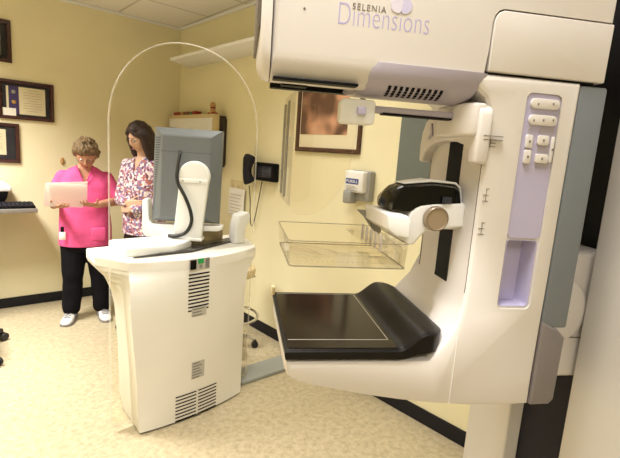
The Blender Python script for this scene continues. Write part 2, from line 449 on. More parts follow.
def rr(x0, x1, z0, z1, r, n=5):
    out = []
    for cx, cz, a0 in ((x1 - r, z1 - r, 0), (x0 + r, z1 - r, 90), (x0 + r, z0 + r, 180), (x1 - r, z0 + r, 270)):
        for k in range(n + 1):
            a = math.radians(a0 + 90 * k / n); out.append((cx + r * math.cos(a), cz + r * math.sin(a)))
    return out
carm = carm_bm()
PU0, PU1, PZ0, PZ1 = 0.4205, 0.4945, 1.268, 1.693
carm = cut(carm, prism(rr(PU0, PU1, PZ0, PZ1, 0.012), -0.02, 0.005, 'v'))
carm = cut(carm, prism(rr(PU0 + 0.003, PU1 - 0.003, PZ0 + 0.004, 1.412, 0.008), -0.02, 0.045, 'v'))

carm_o = mpart('c_arm', carm, 'white', sm=30)
sl = [(0.352, 1.655), (0.352, 1.60), (0.352, 1.40), (0.352, 1.311), (0.3512, 1.297)]
def front_strip(v0, v1, off, z0=1.295, d_=0.003):
    pts = [(u - off, z) for u, z in sl if z >= z0]; pts2 = [(u + d_, z) for u, z in sl if z >= z0]
    return prism(pts + pts2[::-1], v0, v1, 'v')
mpart('column_slot', front_strip(0.089, 0.150, 0.0008), 'black', carm_o)
mpart('column_seam', front_strip(0.0085, 0.0105, 0.0005, d_=0.001), 'txt_grey', carm_o)
mpart('column_seam', front_strip(0.238, 0.242, 0.0006), 'txt_grey', carm_o)
mpart('housing_seam', box(0.343, 0.3442, -0.0005, 0.004, 1.060, 1.208), 'bright', carm_o)
for x0_, x1_, y0_, y1_ in ((484, 496, 140, 146), (482.5, 489.5, 189, 201), (478, 485, 223, 234)):
    b_ = BM(); ua, zb2 = mv(x0_, y1_); ub, za2 = mv(x1_, y0_); um = (ua + ub) / 2
    for zz in (za2, (za2 + zb2) / 2, zb2): join(b_, box(ua + (0.004 if zz == za2 else 0), ub, -0.0006, 0.001, zz - 0.0005, zz + 0.0005))
    join(b_, box(um - 0.0005, um + 0.0005, -0.0006, 0.001, zb2, za2))
    mpart('height_mark', b_, 'txt_grey', carm_o, 0)
# control panel
pan = mpart('control_panel', prism(rr(PU0 + 0.001, PU1 - 0.001, 1.415, PZ1 - 0.001, 0.011), 0.0025, 0.006, 'v', 0.0004, 1), 'lav', carm_o)
def liner():
    o = rr(PU0 + 0.0032, PU1 - 0.0032, PZ0 + 0.0042, 1.4118, 0.008); i = rr(PU0 + 0.005, PU1 - 0.005, PZ0 + 0.006, 1.41, 0.007)
    i2 = [(p[0] * 0.86 + (PU0 + PU1) / 2 * 0.14, p[1]) for p in i]
    return loft([[(p[0], 0.046, p[1]) for p in o], [(p[0], 0.0035, p[1]) for p in o], [(p[0], 0.0035, p[1]) for p in i], [(p[0], 0.043, p[1]) for p in i2]])
mpart('grip_recess', liner(), 'lav', carm_o)
mpart('panel_surround', prism(rr(PU0 + 0.0005, PU1 - 0.0005, PZ0 + 0.0005, PZ1 - 0.0005, 0.0115), 0.0046, 0.0051, 'v'), 'lavgrey', carm_o) if False else None
def key(px0, py0, px1, py1, d=0.007, r=None):
    a = mv(px0, py1); b = mv(px1, py0)
    h = min(b[0] - a[0], b[1] - a[1])
    return prism(rr(a[0], b[0], a[1], b[1], (r or 0.45) * h, 4), 0.004 - d, 0.003, 'v', 0.0012, 2)
for q, (k, nm) in enumerate((((530, 100.5, 560, 108), 'button'), ((528, 116.5, 557, 124.5), 'button'))):
    b = mpart(nm, key(*k), 'ivory' if False else 'white', pan)
    for j in range(2 + q):
        u0, z0 = mv(k[0] + (k[2] - k[0]) * (j + 0.5) / (2 + q), (k[1] + k[3]) / 2)
        mpart('button_symbol', box(u0 - 0.0013, u0 + 0.0013, -0.0036, -0.0028, z0 - 0.002, z0 + 0.002), 'txt_grey', b)
for k in ((524.6, 135, 533, 148), (522.6, 150, 531.2, 163.5), (536.5, 136, 549, 145), (534, 154.5, 548, 163), (548, 137, 554.6, 162.5)):
    b = mpart('button', key(*k, r=0.25), 'white', pan)
    u0, z0 = mv((k[0] + k[2]) / 2, (k[1] + k[3]) / 2)
    mpart('button_symbol', box(u0 - 0.0016, u0 + 0.0016, -0.0036, -0.0028, z0 - 0.0022, z0 + 0.0022), 'txt_grey', b)
bm = BM()
for k in ((523, 128, 533, 167), (535, 128, 555, 168)):
    a = mv(k[0], k[3]); b = mv(k[2], k[1])
    join(bm, prism(rr(a[0], b[0], a[1], b[1], 0.004, 4), 0.0018, 0.003, 'v'))
mpart('button_well', bm, 'lavgrey', pan)
# rear grey covers
mpart('rear_panel', box(0.531, 0.592, 0.004, 0.235, 1.225, 1.716, 0.006), 'sidegrey')
mpart('rear_foot', prism([(0.531, 1.050), (0.578, 1.051), (0.588, 1.062), (0.590, 1.204), (0.572, 1.222), (0.531, 1.240)], 0.001, 0.34, 'v', 0.006), 'footgrey')

# breast platform: carbon tray with raised rear lip
def tray_bm():
    bm = BM(); NU, NV = 44, 40
    v0, v1, u0 = -0.004, 0.358, -0.006; rad = 0.045
    def umax(v):
        e = 0
        for d in (v - v0, v1 - v):
            if d < rad: e = max(e, rad - math.sqrt(max(0, rad * rad - (rad - d) ** 2)))
        return 0.322 - e
    top = []
    for j in range(NV + 1):
        t = j / NV; t = 0.5 - 0.5 * math.cos(PI * t); v = v0 + (v1 - v0) * t
        row = []
        for i in range(NU + 1):
            s = i / NU; u = u0 + (umax(v) - u0) * s
            x = min(1, max(0, (u - 0.222) / 0.060)); lip = 0.035 * x * x * (3 - 2 * x)
            de = min(u - u0, v - v0, v1 - v, umax(v) - u); ed = max(0, 0.006 - de)
            row.append(bm.verts.new((u, v, 1.180 + lip - ed * 0.5)))
        top.append(row)
    for j in range(NV):
        for i in range(NU): bm.faces.new((top[j][i], top[j][i + 1], top[j + 1][i + 1], top[j + 1][i]))
    rim = [top[0][i] for i in range(NU + 1)] + [top[j][NU] for j in range(1, NV + 1)] + [top[NV][i] for i in range(NU - 1, -1, -1)] + [top[j][0] for j in range(NV - 1, 0, -1)]
    mid = [bm.verts.new((p.co.x, p.co.y, p.co.z - 0.006)) for p in rim]
    cu = 0.16; cv = 0.177
    low = [bm.verts.new((p.co.x + (cu - p.co.x) * 0.012, p.co.y + (cv - p.co.y) * 0.012, 1.161 if p.co.x < 0.2 else 1.161 + (p.co.z - 1.18) * 0.35)) for p in rim]
    n = len(rim)
    for i in range(n):
        k = (i + 1) % n
        bm.faces.new((rim[i], mid[i], mid[k], rim[k])); bm.faces.new((mid[i], low[i], low[k], mid[k]))
    bm.faces.new(low)
    bmesh.ops.recalc_face_normals(bm, faces=bm.faces[:])
    return bm
plat = mpart('breast_platform', tray_bm(), 'carbon', sm=60)
mpart('detector_cover', box(0.001, 0.222, 0.006, 0.348, 1.1795, 1.1815, 0.0006, 1), 'plate', plat)
bm = BM()
a, b, c, d = (0.004, 0.044), (0.214, 0.044), (0.214, 0.338), (0.004, 0.338)
for p, q in ((a, b), (b, c), (d, c)):
    if p[1] == q[1]: join(bm, box(p[0], q[0], p[1] - 0.0009, p[1] + 0.0009, 1.1814, 1.1819))
    else: join(bm, box(p[0] - 0.0009, p[0] + 0.0009, p[1], q[1], 1.1814, 1.1819))
mpart('field_marking', bm, 'label', plat)
mpart('platform_catch', box(-0.010, 0.0, 0.335, 0.352, 1.175, 1.20, 0.002), 'beige', plat)

# tube head
def head_bm():
    # outline along u; lower edge height depends on v (rounded belly)
    def ring(v, zb, ins):
        top = 2.06 - ins * 1.5
        return [(-0.060 + ins, v, zb), (0.30, v, zb), (0.318, v, max(zb, 1.69)), (0.328, v, max(zb, 1.715)), (0.3315, v, 1.76), (0.3325, v, 1.805),
                (0.335, v, 1.818), (0.342, v, 1.827), (0.352, v, 1.831), (0.578 - ins, v, 1.831), (0.581 - ins, v, 2.0), (0.57 - ins, v, top - 0.03), (0.53, v, top), (-0.02, v, top), (-0.05 + ins, v, top - 0.02), (-0.060 + ins, v, 1.98)]
    sl = []
    for k in range(9):
        a = PI / 2 * k / 8
        sl.append((0.030 * (1 - math.cos(a)), 1.672 + 0.050 * (1 - math.sin(a)), 0.010 * (1 - math.sin(a)) ** 2))
    sl += [(0.11, 1.683, 0), (0.20, 1.698, 0), (0.26, 1.715, 0), (0.31, 1.74, 0), (0.34, 1.775, 0.004), (0.355, 1.82, 0.012)]
    return loft([ring(*q) for q in sl])
head = mpart('tube_head', head_bm(), 'white', sm=28)
def cap_bm():
    rings = []
    for u, ins in ((-0.0615, 0.0), (-0.069, 0.003), (-0.075, 0.010), (-0.079, 0.022)):
        r = []
        for k in range(9):
            a = PI / 2 * k / 8; r.append((u + 0.0, 0.030 * (1 - math.cos(a)) + ins * 0.6, 1.672 + 0.050 * (1 - math.sin(a)) + ins))
        r += [(u, v, z + ins) for v, z in ((0.11, 1.683), (0.20, 1.698), (0.26, 1.72), (0.31, 1.75), (0.34, 1.79))]
        r += [(u, 0.355 - ins * .6, 1.84), (u, 0.355 - ins * .6, 1.98), (u, 0.32, 2.03 - ins), (u, 0.035, 2.03 - ins), (u, ins * .6, 1.98)]
        rings.append(r)
    return loft(rings)
fcap = mpart('front_cap', cap_bm(), 'white', head, sm=40)
mpart('front_bumper', box(-0.085, -0.078, 0.04, 0.325, 1.765, 2.0, 0.003), 'txt_grey', head)
rc = [(0.3355, 1.7225), (0.577, 1.7225), (0.5785, 1.829), (0.354, 1.829), (0.344, 1.825), (0.338, 1.817), (0.3355, 1.805)]
mpart('rear_cover', prism(rc, 0.0, 0.355, 'v', 0.0025), 'white', head)
mpart('cover_gap', box(0.333, 0.56, 0.008, 0.345, 1.7185, 1.7235), 'gap', head)
def belly_bm():
    sec = [(-0.0025, 1.718), (-0.0025, 1.704), (0.002, 1.690), (0.012, 1.677), (0.030, 1.668), (0.055, 1.664), (0.13, 1.672), (0.20, 1.685), (0.26, 1.705), (0.30, 1.722)]
    us = [(0.0, 0), (0.014, 1), (0.205, 2), (0.218, 3)]
    rings = []
    for off, k in us:
        r = []
        for (v, z) in sec:
            t = (z - 1.664) / 0.054
            ins = 0.004 if k in (0, 3) else 0
            r.append((0.100 + 0.022 * t + off - (0.004 * t if k > 1 else 0), v + (ins if v < .18 else -ins), z + (ins if z < 1.70 else 0)))
        r.append((r[-1][0], 0.10, 1.735)); rings.append(r)
    return loft(rings)
belly = mpart('belly_cover', belly_bm(), 'lavgrey', head, sm=50)
bm = BM()
q = [mz(384, 92.5, 1.657), mz(392, 86.5, 1.672), mz(444, 91, 1.672), mz(435, 97, 1.657)]
for i in range(10):
    t = (i + 0.2) / 10; t2 = (i + 0.75) / 10
    for jj in range(4):
        s0 = jj / 4 + 0.02; s1 = (jj + 1) / 4 - 0.02
        def pt(tt, ss):
            u = 0.150 + tt * 0.110; v = 0.007 + ss * 0.028
            tb = [(0.002, 1.690), (0.012, 1.677), (0.030, 1.668), (0.055, 1.664), (0.13, 1.672)]
            for (va, za), (vb, zb) in zip(tb[:-1], tb[1:]):
                if va <= v <= vb: z = za + (zb - za) * (v - va) / (vb - va); break
            return (u, v - 0.0004, z - 0.0010)
        f = [bm.verts.new(p) for p in (pt(t, s0), pt(t2, s0), pt(t2, s1), pt(t, s1))]
        bm.faces.new(f)
mpart('vent_grille', bm, 'gap', belly, sm=0)
mpart('shield_rail', box(-0.055, 0.095, 0.0, 0.03, 1.6735, 1.6785, 0.001, 1), 'black', head)
mpart('shield_rail', box(-0.049, 0.125, 0.192, 0.215, 1.6855, 1.6965, 0.001, 1), 'black', head)
mpart('rail_stop', box(-0.036, 0.012, 0.05, 0.075, 1.672, 1.679, 0.001, 1), 'black', head)
# lettering on the near flank
LET = MM @ Matrix(((1, 0, 0, 0), (0, 0, -1, 0.0), (0, 1, 0, 0), (0, 0, 0, 1)))
u0, z0 = mv(338, 24.5); u1, z1 = mv(428.5, 32.5)
obj('lettering', fit_text('Dimensions', u0, u1, z0 + 0.001, 0.035, LET, -0.018, depth=0.0003, space=1.02), 'txt_lav', head, 0)
u0, z0 = mv(352.5, 8.6); u1, z1 = mv(386, 13.2)
obj('lettering', fit_text('SELENIA', u0, u1, z0 - 0.001, 0.0105, LET, 0.0, space=1.25), 'txt_grey', head, 0)
bm = BM(); bm2 = BM()
cu_, cz_ = mv(401, 11)
for k, (ang, L, wd) in enumerate(((0, .030, .010), (28, .028, .009), (-28, .028, .009), (54, .024, .008), (-54, .024, .008), (76, .019, .006), (-76, .019, .006))):
    a = math.radians(ang); pts = []
    for i in range(16):
        t = 2 * PI * i / 16; l = L * 0.5 * (1 + math.cos(t)); w = wd * math.sin(t) * (1 - 0.25 * math.cos(t))
        pts.append((cu_ + l * math.sin(a) + w * math.cos(a), cz_ + l * math.cos(a) - w * math.sin(a)))
    join(bm if k % 2 == 0 else bm2, prism(pts, -0.0006 - 0.0001 * (k + 1), 0.0005, 'v'))
mpart('flower_emblem', bm, 'petal1', head, 0); mpart('flower_emblem', bm2, 'petal2', head, 0)
su, sz = mv(304.5, 8.5)
mpart('screw', lathe([(0.0, 0), (0.0022, 0), (0.002, 0.0008), (0, 0.001)], (su, 0.0, sz), (0, -1, 0), 10), 'txt_grey', head)

# face shield, bent clear sheet hanging from the rails
def shield_bm():
    path = []
    low = lambda u: 1.432 + 0.02 * max(0, min(1, (0.01 - u) / 0.02)) if u < 0.025 else 1.432 + 0.075 * (1 - math.sqrt(max(0, 1 - min(1, (u - 0.025) / 0.092) ** 2))) * 2.2
    for k in range(14): path.append((0.117 - 0.102 * k / 13, 0.076))
    for k in range(1, 7):
        a = PI / 2 * k / 6; path.append((0.015 - 0.02 * math.sin(a), 0.096 - 0.02 * math.cos(a)))
    for k in range(1, 6): path.append((-0.005 - 0.004 * math.sin(PI * k / 6), 0.096 + 0.17 * k / 5))
    for k in range(1, 7):
        a = PI / 2 * k / 6; path.append((-0.005 + 0.02 * (1 - math.cos(a)), 0.266 + 0.02 * math.sin(a)))
    for k in range(1, 8): path.append((0.015 + 0.05 * k / 7, 0.286))
    bm = BM(); g = []
    for u, v in path:
        zb = min(1.63, low(u)); g.append([bm.verts.new((u, v, zb + (1.668 - zb) * t / 8)) for t in range(9)])
    for a, b in zip(g[:-1], g[1:]):
        for i in range(8): bm.faces.new((a[i], b[i], b[i + 1], a[i + 1]))
    return evaluated(bm, [('SOLIDIFY', dict(thickness=0.0035, offset=0.0, material_offset_rim=1, use_rim=True))])
mpart('face_shield', shield_bm(), ['clear2', 'shieldedge'], sm=50)
for v_ in (0.13, 0.205): mpart('shield_strut', box(-0.0135, -0.0095, v_, v_ + 0.02, 1.46, 1.655, 0.001, 1), 'strut', sm=0)
# shield bracket with lavender latch and rail to the column
a = mv(340, 122.5, 0.03); b = mv(376.5, 100.5, 0.03)
br = mpart('shield_bracket', prism(rr(a[0], b[0], a[1], b[1], 0.008), 0.03, 0.062, 'v', 0.003), 'bright')
a = mv(357, 114.5, 0.024); b = mv(366.5, 107, 0.024)
mpart('latch', box(a[0], b[0], 0.022, 0.031, a[1], b[1], 0.002), 'lav', br)
a = mv(372, 104, 0.06); b = mv(452, 113, 0.06)
rail = mpart('shield_arm', box(a[0], 0.34, 0.05, 0.075, 1.638, 1.650, 0.002), 'lavgrey')
mpart('arm_slot', box(a[0] + 0.02, 0.30, 0.049, 0.07, 1.635, 1.6385), 'gap', rail)

# carriage saddle on the column front
cp = [(-0.006, 1.554), (-0.006, 1.645), (-0.001, 1.657), (0.010, 1.664), (0.05, 1.667), (0.15, 1.667), (0.205, 1.662), (0.240, 1.648), (0.258, 1.622), (0.263, 1.59), (0.261, 1.552), (0.241, 1.552), (0.233, 1.572), (0.212, 1.587), (0.175, 1.596), (0.13, 1.599), (0.085, 1.597), (0.045, 1.589), (0.028, 1.578), (0.022, 1.554)]
carr = mpart('carriage', prism(cp, 0.328, 0.356, 'u', 0.006), 'white')
mpart('carriage_block', prism([(0.302, 0.12), (0.332, 0.18), (0.345, 0.18), (0.345, 0.0), (0.322, 0.0), (0.306, 0.02), (0.302, 0.05)], 1.605, 1.6665, 'z', 0.006), 'white', carr)
for zz in (1.600, 1.607): mpart('carriage_mark', box(0.340, 0.380, -0.0068, -0.002, zz, zz + 0.001), 'txt_grey', carr)
mpart('carriage_hook', prism([(0.200, 1.640), (0.204, 1.640), (0.200, 1.618), (0.212, 1.606), (0.208, 1.604), (0.190, 1.612)], 0.3245, 0.328, 'u'), 'lavgrey', carr)

# compression arm
NV_, FV_ = 0.052, 0.182
def cpx(l): return [mv(350 + x / 3.52, 150 + y / 3.52, NV_) for x, y in l]
body = cpx([(215, 217), (232, 203), (252, 194), (300, 188), (404, 185), (409, 200), (404, 268), (398, 274), (345, 278), (305, 284), (268, 288), (245, 310), (226, 334), (200, 338), (203, 245)])
carmb = mpart('compression_arm', prism(body, NV_, FV_, 'v', 0.006), 'bright')
mpart('arm_neck', box(0.30, 0.37, 0.07, 0.15, 1.415, 1.49, 0.004), 'white', carmb)
dome = cpx([(140, 209), (145, 188), (153, 166), (165, 147), (182, 131), (208, 120), (300, 114), (382, 122), (398, 138), (402, 184), (300, 187), (252, 193), (232, 202), (214, 216), (176, 213)])
def dome_bm():
    cx = sum(p[0] for p in dome) / len(dome); cz = min(p[1] for p in dome)
    rings = []
    for k in range(11):
        t = k / 10; v = NV_ + 0.001 + (FV_ - NV_ - 0.035) * t
        e = abs(2 * t - 1); s = (1 - e ** 3 * 0.12)
        rings.append([(cx + (p[0] - cx) * (1 - 0.07 * e ** 3), v, cz + (p[1] - cz) * s) for p in dome])
    return loft(rings)
mpart('dome_cover', dome_bm(), 'gloss', carmb, sm=40)
trim_ = cpx([(196, 119), (300, 106), (386, 116), (404, 134), (407, 186), (402, 186), (399, 138), (383, 123), (300, 115), (202, 122)])
mpart('dome_trim', prism(trim_, NV_ + 0.015, NV_ + 0.075, 'v', 0.001, 2), 'bright', carmb)
ku, kz = mv(437.8, 219.4, NV_ - 0.02)
for sgn, vv in ((-1, NV_), (1, FV_)):
    k = mpart('knob', lathe([(0.0, 0), (0.021, 0), (0.0245, 0.003), (0.0255, 0.010), (0.0245, 0.017), (0.0215, 0.0195), (0.0205, 0.0178), (0, 0.0178)], (ku if sgn < 0 else 0.236, vv, kz if sgn < 0 else 1.458), (0, sgn, 0), 36), 'gold', carmb)
    mpart('knob_rim', lathe([(0.0204, 0.0172), (0.0215, 0.0197), (0.0228, 0.0194), (0.0228, 0.0172)], (ku if sgn < 0 else 0.236, vv, kz if sgn < 0 else 1.458), (0, sgn, 0), 36), 'goldrim', k)
# cross bar holding the paddle
cbar = [(0.176, 1.449), (0.216, 1.447), (0.224, 1.440), (0.226, 1.402), (0.196, 1.407), (0.179, 1.420)]
xb = mpart('paddle_holder', prism(cbar, 0.012, 0.172, 'v', 0.004), 'bright')
mpart('display', box(0.3, 0.32, 0.0485, 0.0495, 1.472, 1.485), 'darkblue', carmb)
# clear compression paddle, open on top
def paddle_bm():
    def rounded(x0, x1, y0, y1, z, r): return [(p[0], p[1], z) for p in rr(x0, x1, y0, y1, r, 4)]
    rings = [rounded(-0.006, 0.219, 0.006, 0.216, 1.3445, 0.010), rounded(-0.008, 0.220, 0.003, 0.219, 1.346, 0.011), rounded(-0.013, 0.222, -0.001, 0.223, 1.393, 0.012),
             rounded(-0.0105, 0.2195, 0.0015, 0.2205, 1.393, 0.010), rounded(-0.0055, 0.2175, 0.0055, 0.2165, 1.3475, 0.009)]
    return loft(rings)
pad = mpart('compression_paddle', paddle_bm(), 'clear2', sm=30)
def rim_bm(z, x0, x1, y0, y1, r, t, h):
    o = rr(x0, x1, y0, y1, r, 4); i = rr(x0 + t, x1 - t, y0 + t, y1 - t, r - t * .5, 4)
    return loft([[(p[0], p[1], z) for p in o], [(p[0], p[1], z + h) for p in o], [(p[0], p[1], z + h) for p in i], [(p[0], p[1], z) for p in i], [(p[0], p[1], z) for p in o]], cap=False)
mpart('paddle_rim', rim_bm(1.3925, -0.0133, 0.2223, -0.0013, 0.2233, 0.012, 0.003, 0.0014), 'paddleedge', pad)
mpart('paddle_edge', rim_bm(1.3435, -0.0085, 0.2205, 0.0025, 0.2195, 0.011, 0.003, 0.0022), 'paddleedge', pad)
bm = BM()
for k in range(14): join(bm, box(0.03 + k * 0.01, 0.0312 + k * 0.01, 0.03, 0.034 + (0.004 if k % 5 == 0 else 0), 1.3477, 1.3481))
mpart('scale_marks', bm, 'txt_grey', pad, 0)
for v_ in (0.020, 0.105): mpart('paddle_clip', box(0.150, 0.214, v_ - 0.008, v_ + 0.07, 1.350, 1.386, 0.004), 'clear2', pad)
mpart('clip_plate', box(0.140, 0.215, 0.010, 0.19, 1.386, 1.3905, 0.001, 1), 'clear2', pad)
TEETH = half_clear('frosted_clip', (206, 200, 196), 0.7)
for k in range(5): mpart('clip_tooth', box(0.170, 0.173, 0.02 + k * 0.032, 0.034 + k * 0.032, 1.372, 1.406, 0.0008, 1), TEETH, pad)
cl = [(0.158, 1.436), (0.205, 1.436), (0.216, 1.415), (0.218, 1.388), (0.210, 1.382), (0.196, 1.394), (0.176, 1.420)]
mpart('paddle_latch', prism(cl, 0.165, 0.178, 'v', 0.002), half_clear('grey_clear_latch', (150, 146, 140), 0.8), xb)

# ------------------------------------------------ acquisition workstation
WR = math.radians(4.8)
WO = V3((1.114, 2.19, 0))
ws = thing('workstation', 'white wheeled-in imaging workstation cabinet with monitor, behind an arched clear shield', 'workstation', WO, WR)
ws['label'] = 'white imaging workstation cabinet with grey monitor and tall arched clear shield'
WW = Matrix.Translation(WO) @ Matrix.Rotation(WR, 4, 'Z')
WI = WW.inverted()
def wpart(name, bm, m, parent=None, sm=35.0):
    bm.transform(WW); return obj(name, bm, m, parent or ws, sm)
def wl(px, py, y=-0.035):
    n = WW.to_3x3() @ V3((0, 1, 0)); p0 = WW @ V3((0, y, 0))
    q = WI @ on_plane(px, py, p0, n); return (q.x, q.z)
YC = -0.042
def section(w, ye, wm, wb, z, ycm=0.27, yb=0.46, yc=YC, dx=0.0, wl_=None):
    r = []; wl_ = w if wl_ is None else wl_
    for k in range(13):
        t = -1 + 2 * k / 12; r.append(((w if t > 0 else wl_) * t + dx, yc + (ye - yc) * t * t, z))
    q = wl_ - w
    r += [(wm + dx, ycm, z), (wb + dx, yb, z), (-wb + dx, yb, z), (-wm - q * 0.6 + dx, ycm, z)]
    return r
secs = [section(0.333, -0.004, 0.305, 0.250, 0.012), section(0.336, 0.0, 0.307, 0.252, 0.02), section(0.336, 0.0, 0.310, 0.26, 0.35, wl_=0.353), section(0.336, 0.0, 0.318, 0.28, 0.60, wl_=0.374), section(0.338, 0.001, 0.325, 0.30, 0.69, wl_=0.380),
        section(0.345, 0.006, 0.345, 0.33, 0.755, dx=0.003, wl_=0.384), section(0.355, 0.018, 0.378, 0.36, 0.80, dx=0.010, wl_=0.388), section(0.370, 0.032, 0.42, 0.40, 0.836, dx=0.024, wl_=0.394), section(0.392, 0.05, 0.465, 0.45, 0.865, dx=0.036, wl_=0.403), section(0.405, 0.062, 0.492, 0.47, 0.879, dx=0.045),
        section(0.410, 0.068, 0.500, 0.48, 0.894, dx=0.05)]
cab = wpart('cabinet_body', loft(secs), 'console', sm=40)
top = [section(0.410, 0.068, 0.500, 0.48, 0.8945, dx=0.05), section(0.414, 0.072, 0.504, 0.482, 0.899, dx=0.05), section(0.414, 0.072, 0.504, 0.482, 0.942, dx=0.05), section(0.411, 0.076, 0.501, 0.48, 0.947, dx=0.05), section(0.404, 0.084, 0.494, 0.474, 0.949, yc=-0.034, dx=0.05)]
wpart('worktop', loft(top), 'console', sm=30)
wpart('plinth', loft([section(0.322, 0.008, 0.295, 0.24, 0.0, yc=-0.03), section(0.322, 0.008, 0.295, 0.24, 0.013, yc=-0.03)]), 'gap')
bm = BM()
def front_y(x): return YC + (0.0 - YC) * (x / 0.336) ** 2
def slat(x0, x1, z, h, off=0.0012):
    out = BM(); n = 5; a = []; b = []
    for k in range(n + 1):
        x = x0 + (x1 - x0) * k / n; y = front_y(x) - off
        a.append(out.verts.new((x, y, z))); b.append(out.verts.new((x, y, z + h)))
    for k in range(n): out.faces.new((a[k], a[k + 1], b[k + 1], b[k]))
    return out
def plate(x0, x1, z0, z1, off=0.0015): return slat(x0, x1, z0, z1 - z0, off)
x0, z0 = wl(187.5, 309); x1, z1 = wl(209, 270)
z0 += 0.0; z1 = wl(198, 271)[1]; z0 = wl(198, 310)[1]
for k in range(11): join(bm, slat(x0, x1, z0 + (z1 - z0) * (k + 0.1) / 11, (z1 - z0) / 11 * 0.42))
wpart('vent_grille', bm, 'gap', cab, 0)
bm = BM()
x0, zz = wl(175.5, 402); x1, _ = wl(216, 390); zc = wl(196, 414)[1]; zt = wl(196, 388)[1]; xm = (x0 + x1) / 2
for k in range(8):
    z = zc + (zt - zc) * (k + 0.1) / 8; h = (zt - zc) / 8 * 0.38
    join(bm, slat(x0, xm - 0.006, z, h)); join(bm, slat(xm + 0.006, x1, z, h))
wpart('vent_grille', bm, 'gap', cab, 0)
def lab(px0, py0, px1, py1, name, m, parent=cab, off=0.0015, sk=0.0):
    xa, za = wl(px0, (py0 + py1) / 2); xb, _ = wl(px1, (py0 + py1) / 2); _, zb = wl((px0 + px1) / 2, py0); _, zc = wl((px0 + px1) / 2, py1)
    return wpart(name, plate(xa, xb, zc, zb, off), m, parent, 0), (xa, xb, zc, zb)
sp, R = lab(188.5, 258, 209, 269.5, 'switch_plate', 'label')
xa, xb, za, zb = R; w_ = xb - xa; h_ = zb - za
wpart('rocker_switch', box(xa + 0.06 * w_, xa + 0.33 * w_, front_y(xa) - 0.008, front_y(xa) + 0.002, za + 0.12 * h_, za + 0.9 * h_, 0.001, 1), 'black', sp)
wpart('rocker_switch', box(xa + 0.42 * w_, xa + 0.68 * w_, front_y(xb) - 0.007, front_y(xb) + 0.002, za + 0.56 * h_, za + 0.98 * h_, 0.001, 1), 'led', sp)
wpart('power_socket', lathe([(0, 0), (0.009, 0), (0.009, 0.005), (0.0, 0.005)], (xa + 0.56 * w_, front_y(xb) + 0.0, za + 0.28 * h_), (0, -1, 0), 16), 'steel', sp)
wpart('switch_label', plate(xa + 0.78 * w_, xa + 0.98 * w_, za + 0.1 * h_, za + 0.9 * h_, 0.0022), 'bookcover', sp, 0)
def lines(R, name, parent, n, off=0.0025, m='printed', mm='bookcover'):
    xa, xb, za, zb = R; b_ = BM()
    for k in range(n):
        z = za + (zb - za) * (k + 0.3) / n; L = random.uniform(0.6, 0.95)
        join(b_, slat(xa + (xb - xa) * 0.06, xa + (xb - xa) * L, z, (zb - za) / n * 0.35, off))
    wpart(name, b_, mm, parent, 0)
l1, R = lab(191, 306.5, 205.5, 315.5, 'rating_label', 'label'); lines(R, 'label_print', l1, 3)
l2, R = lab(191, 360.5, 203.5, 377, 'rating_label', 'label'); lines(R, 'label_print', l2, 6)
xa, za = wl(193.3, 416.5); xb, zb = wl(200, 411.5)
FW = WW @ Matrix(((1, 0, 0, 0), (0, 0, -1, front_y((xa + xb) / 2)), (0, 1, 0, 0), (0, 0, 0, 1)))
obj('certification_mark', fit_text('CE', xa, xb, za, 0.016, FW, depth=0.0012), 'txt_grey', cab, 0)
wpart('side_screw', lathe([(0, 0), (0.004, 0), (0.004, 0.002), (0, 0.002)], (-0.325, -0.001, 0.37), (0, -1, 0), 10), 'gap', cab)

# arched clear shield slotted through the worktop
def arch_bm():
    y = 0.105; w = 0.462; pts = []
    r = 0.05
    for k in range(6):
        a = PI + PI / 2 * k / 5; pts.append((-w + r + r * math.cos(a), 0.03 + r + r * math.sin(a)))
    for k in range(6):
        a = -PI / 2 + PI / 2 * k / 5; pts.append((w - r + r * math.cos(a), 0.03 + r + r * math.sin(a)))
    for k in range(33):
        a = PI * k / 32; c, s = math.cos(a), math.sin(a)
        pts.append((w * math.copysign(abs(c) ** 0.95, c), 1.64 + 0.445 * abs(s) ** 0.95))
    pts = [(p[0] * 0.985 + 0.012, p[1]) for p in pts]
    def inset(d):
        out = []; n = len(pts)
        for i in range(n):
            a = V3((*pts[i - 1], 0)); c = V3((*pts[(i + 1) % n], 0)); t = (c - a).normalized(); out.append((pts[i][0] - t.y * d, pts[i][1] + t.x * d))
        return out
    bm = loft([[(p[0], y, p[1]) for p in inset(0.0060)], [(p[0], y + 0.003, p[1]) for p in pts], [(p[0], y + 0.009, p[1]) for p in pts], [(p[0], y + 0.012, p[1]) for p in inset(0.0060)]])
    for f in bm.faces: f.material_index = 0 if abs(f.normal.y) > 0.98 else 1
    return bm
wpart('acrylic_shield', arch_bm(), ['clear', 'edgeglint'], sm=40)
# items of the station on the worktop
T = 0.949
base_slab = wpart('monitor_base', prism([(-0.312, 0.165), (-0.08, 0.130), (0.0, 0.165), (0.10, 0.24), (0.10, 0.40), (-0.312, 0.42), (-0.332, 0.40), (-0.332, 0.18)], T, T + 0.048, 'z', 0.008), 'bright')
wpart('keyboard_drawer', prism([(-0.32, 0.118), (0.02, 0.098), (0.42, 0.24), (0.43, 0.33), (0.12, 0.24), (0.0, 0.16)], T + 0.001, T + 0.011, 'z', 0.002), 'darkclear')
wpart('olive_box', box(0.06, 0.34, 0.26, 0.33, T + 0.013, T + 0.085, 0.006), 'olive')  # plain olive-brown box over the worktop
hold = [(0.375, T), (0.45, T), (0.455, T + 0.10), (0.488, T + 0.15), (0.488, T + 0.19), (0.465, T + 0.205), (0.395, T + 0.185), (0.378, T + 0.12)]
wpart('handset_cradle', prism(hold, 0.17, 0.25, 'v', 0.010), 'bright')
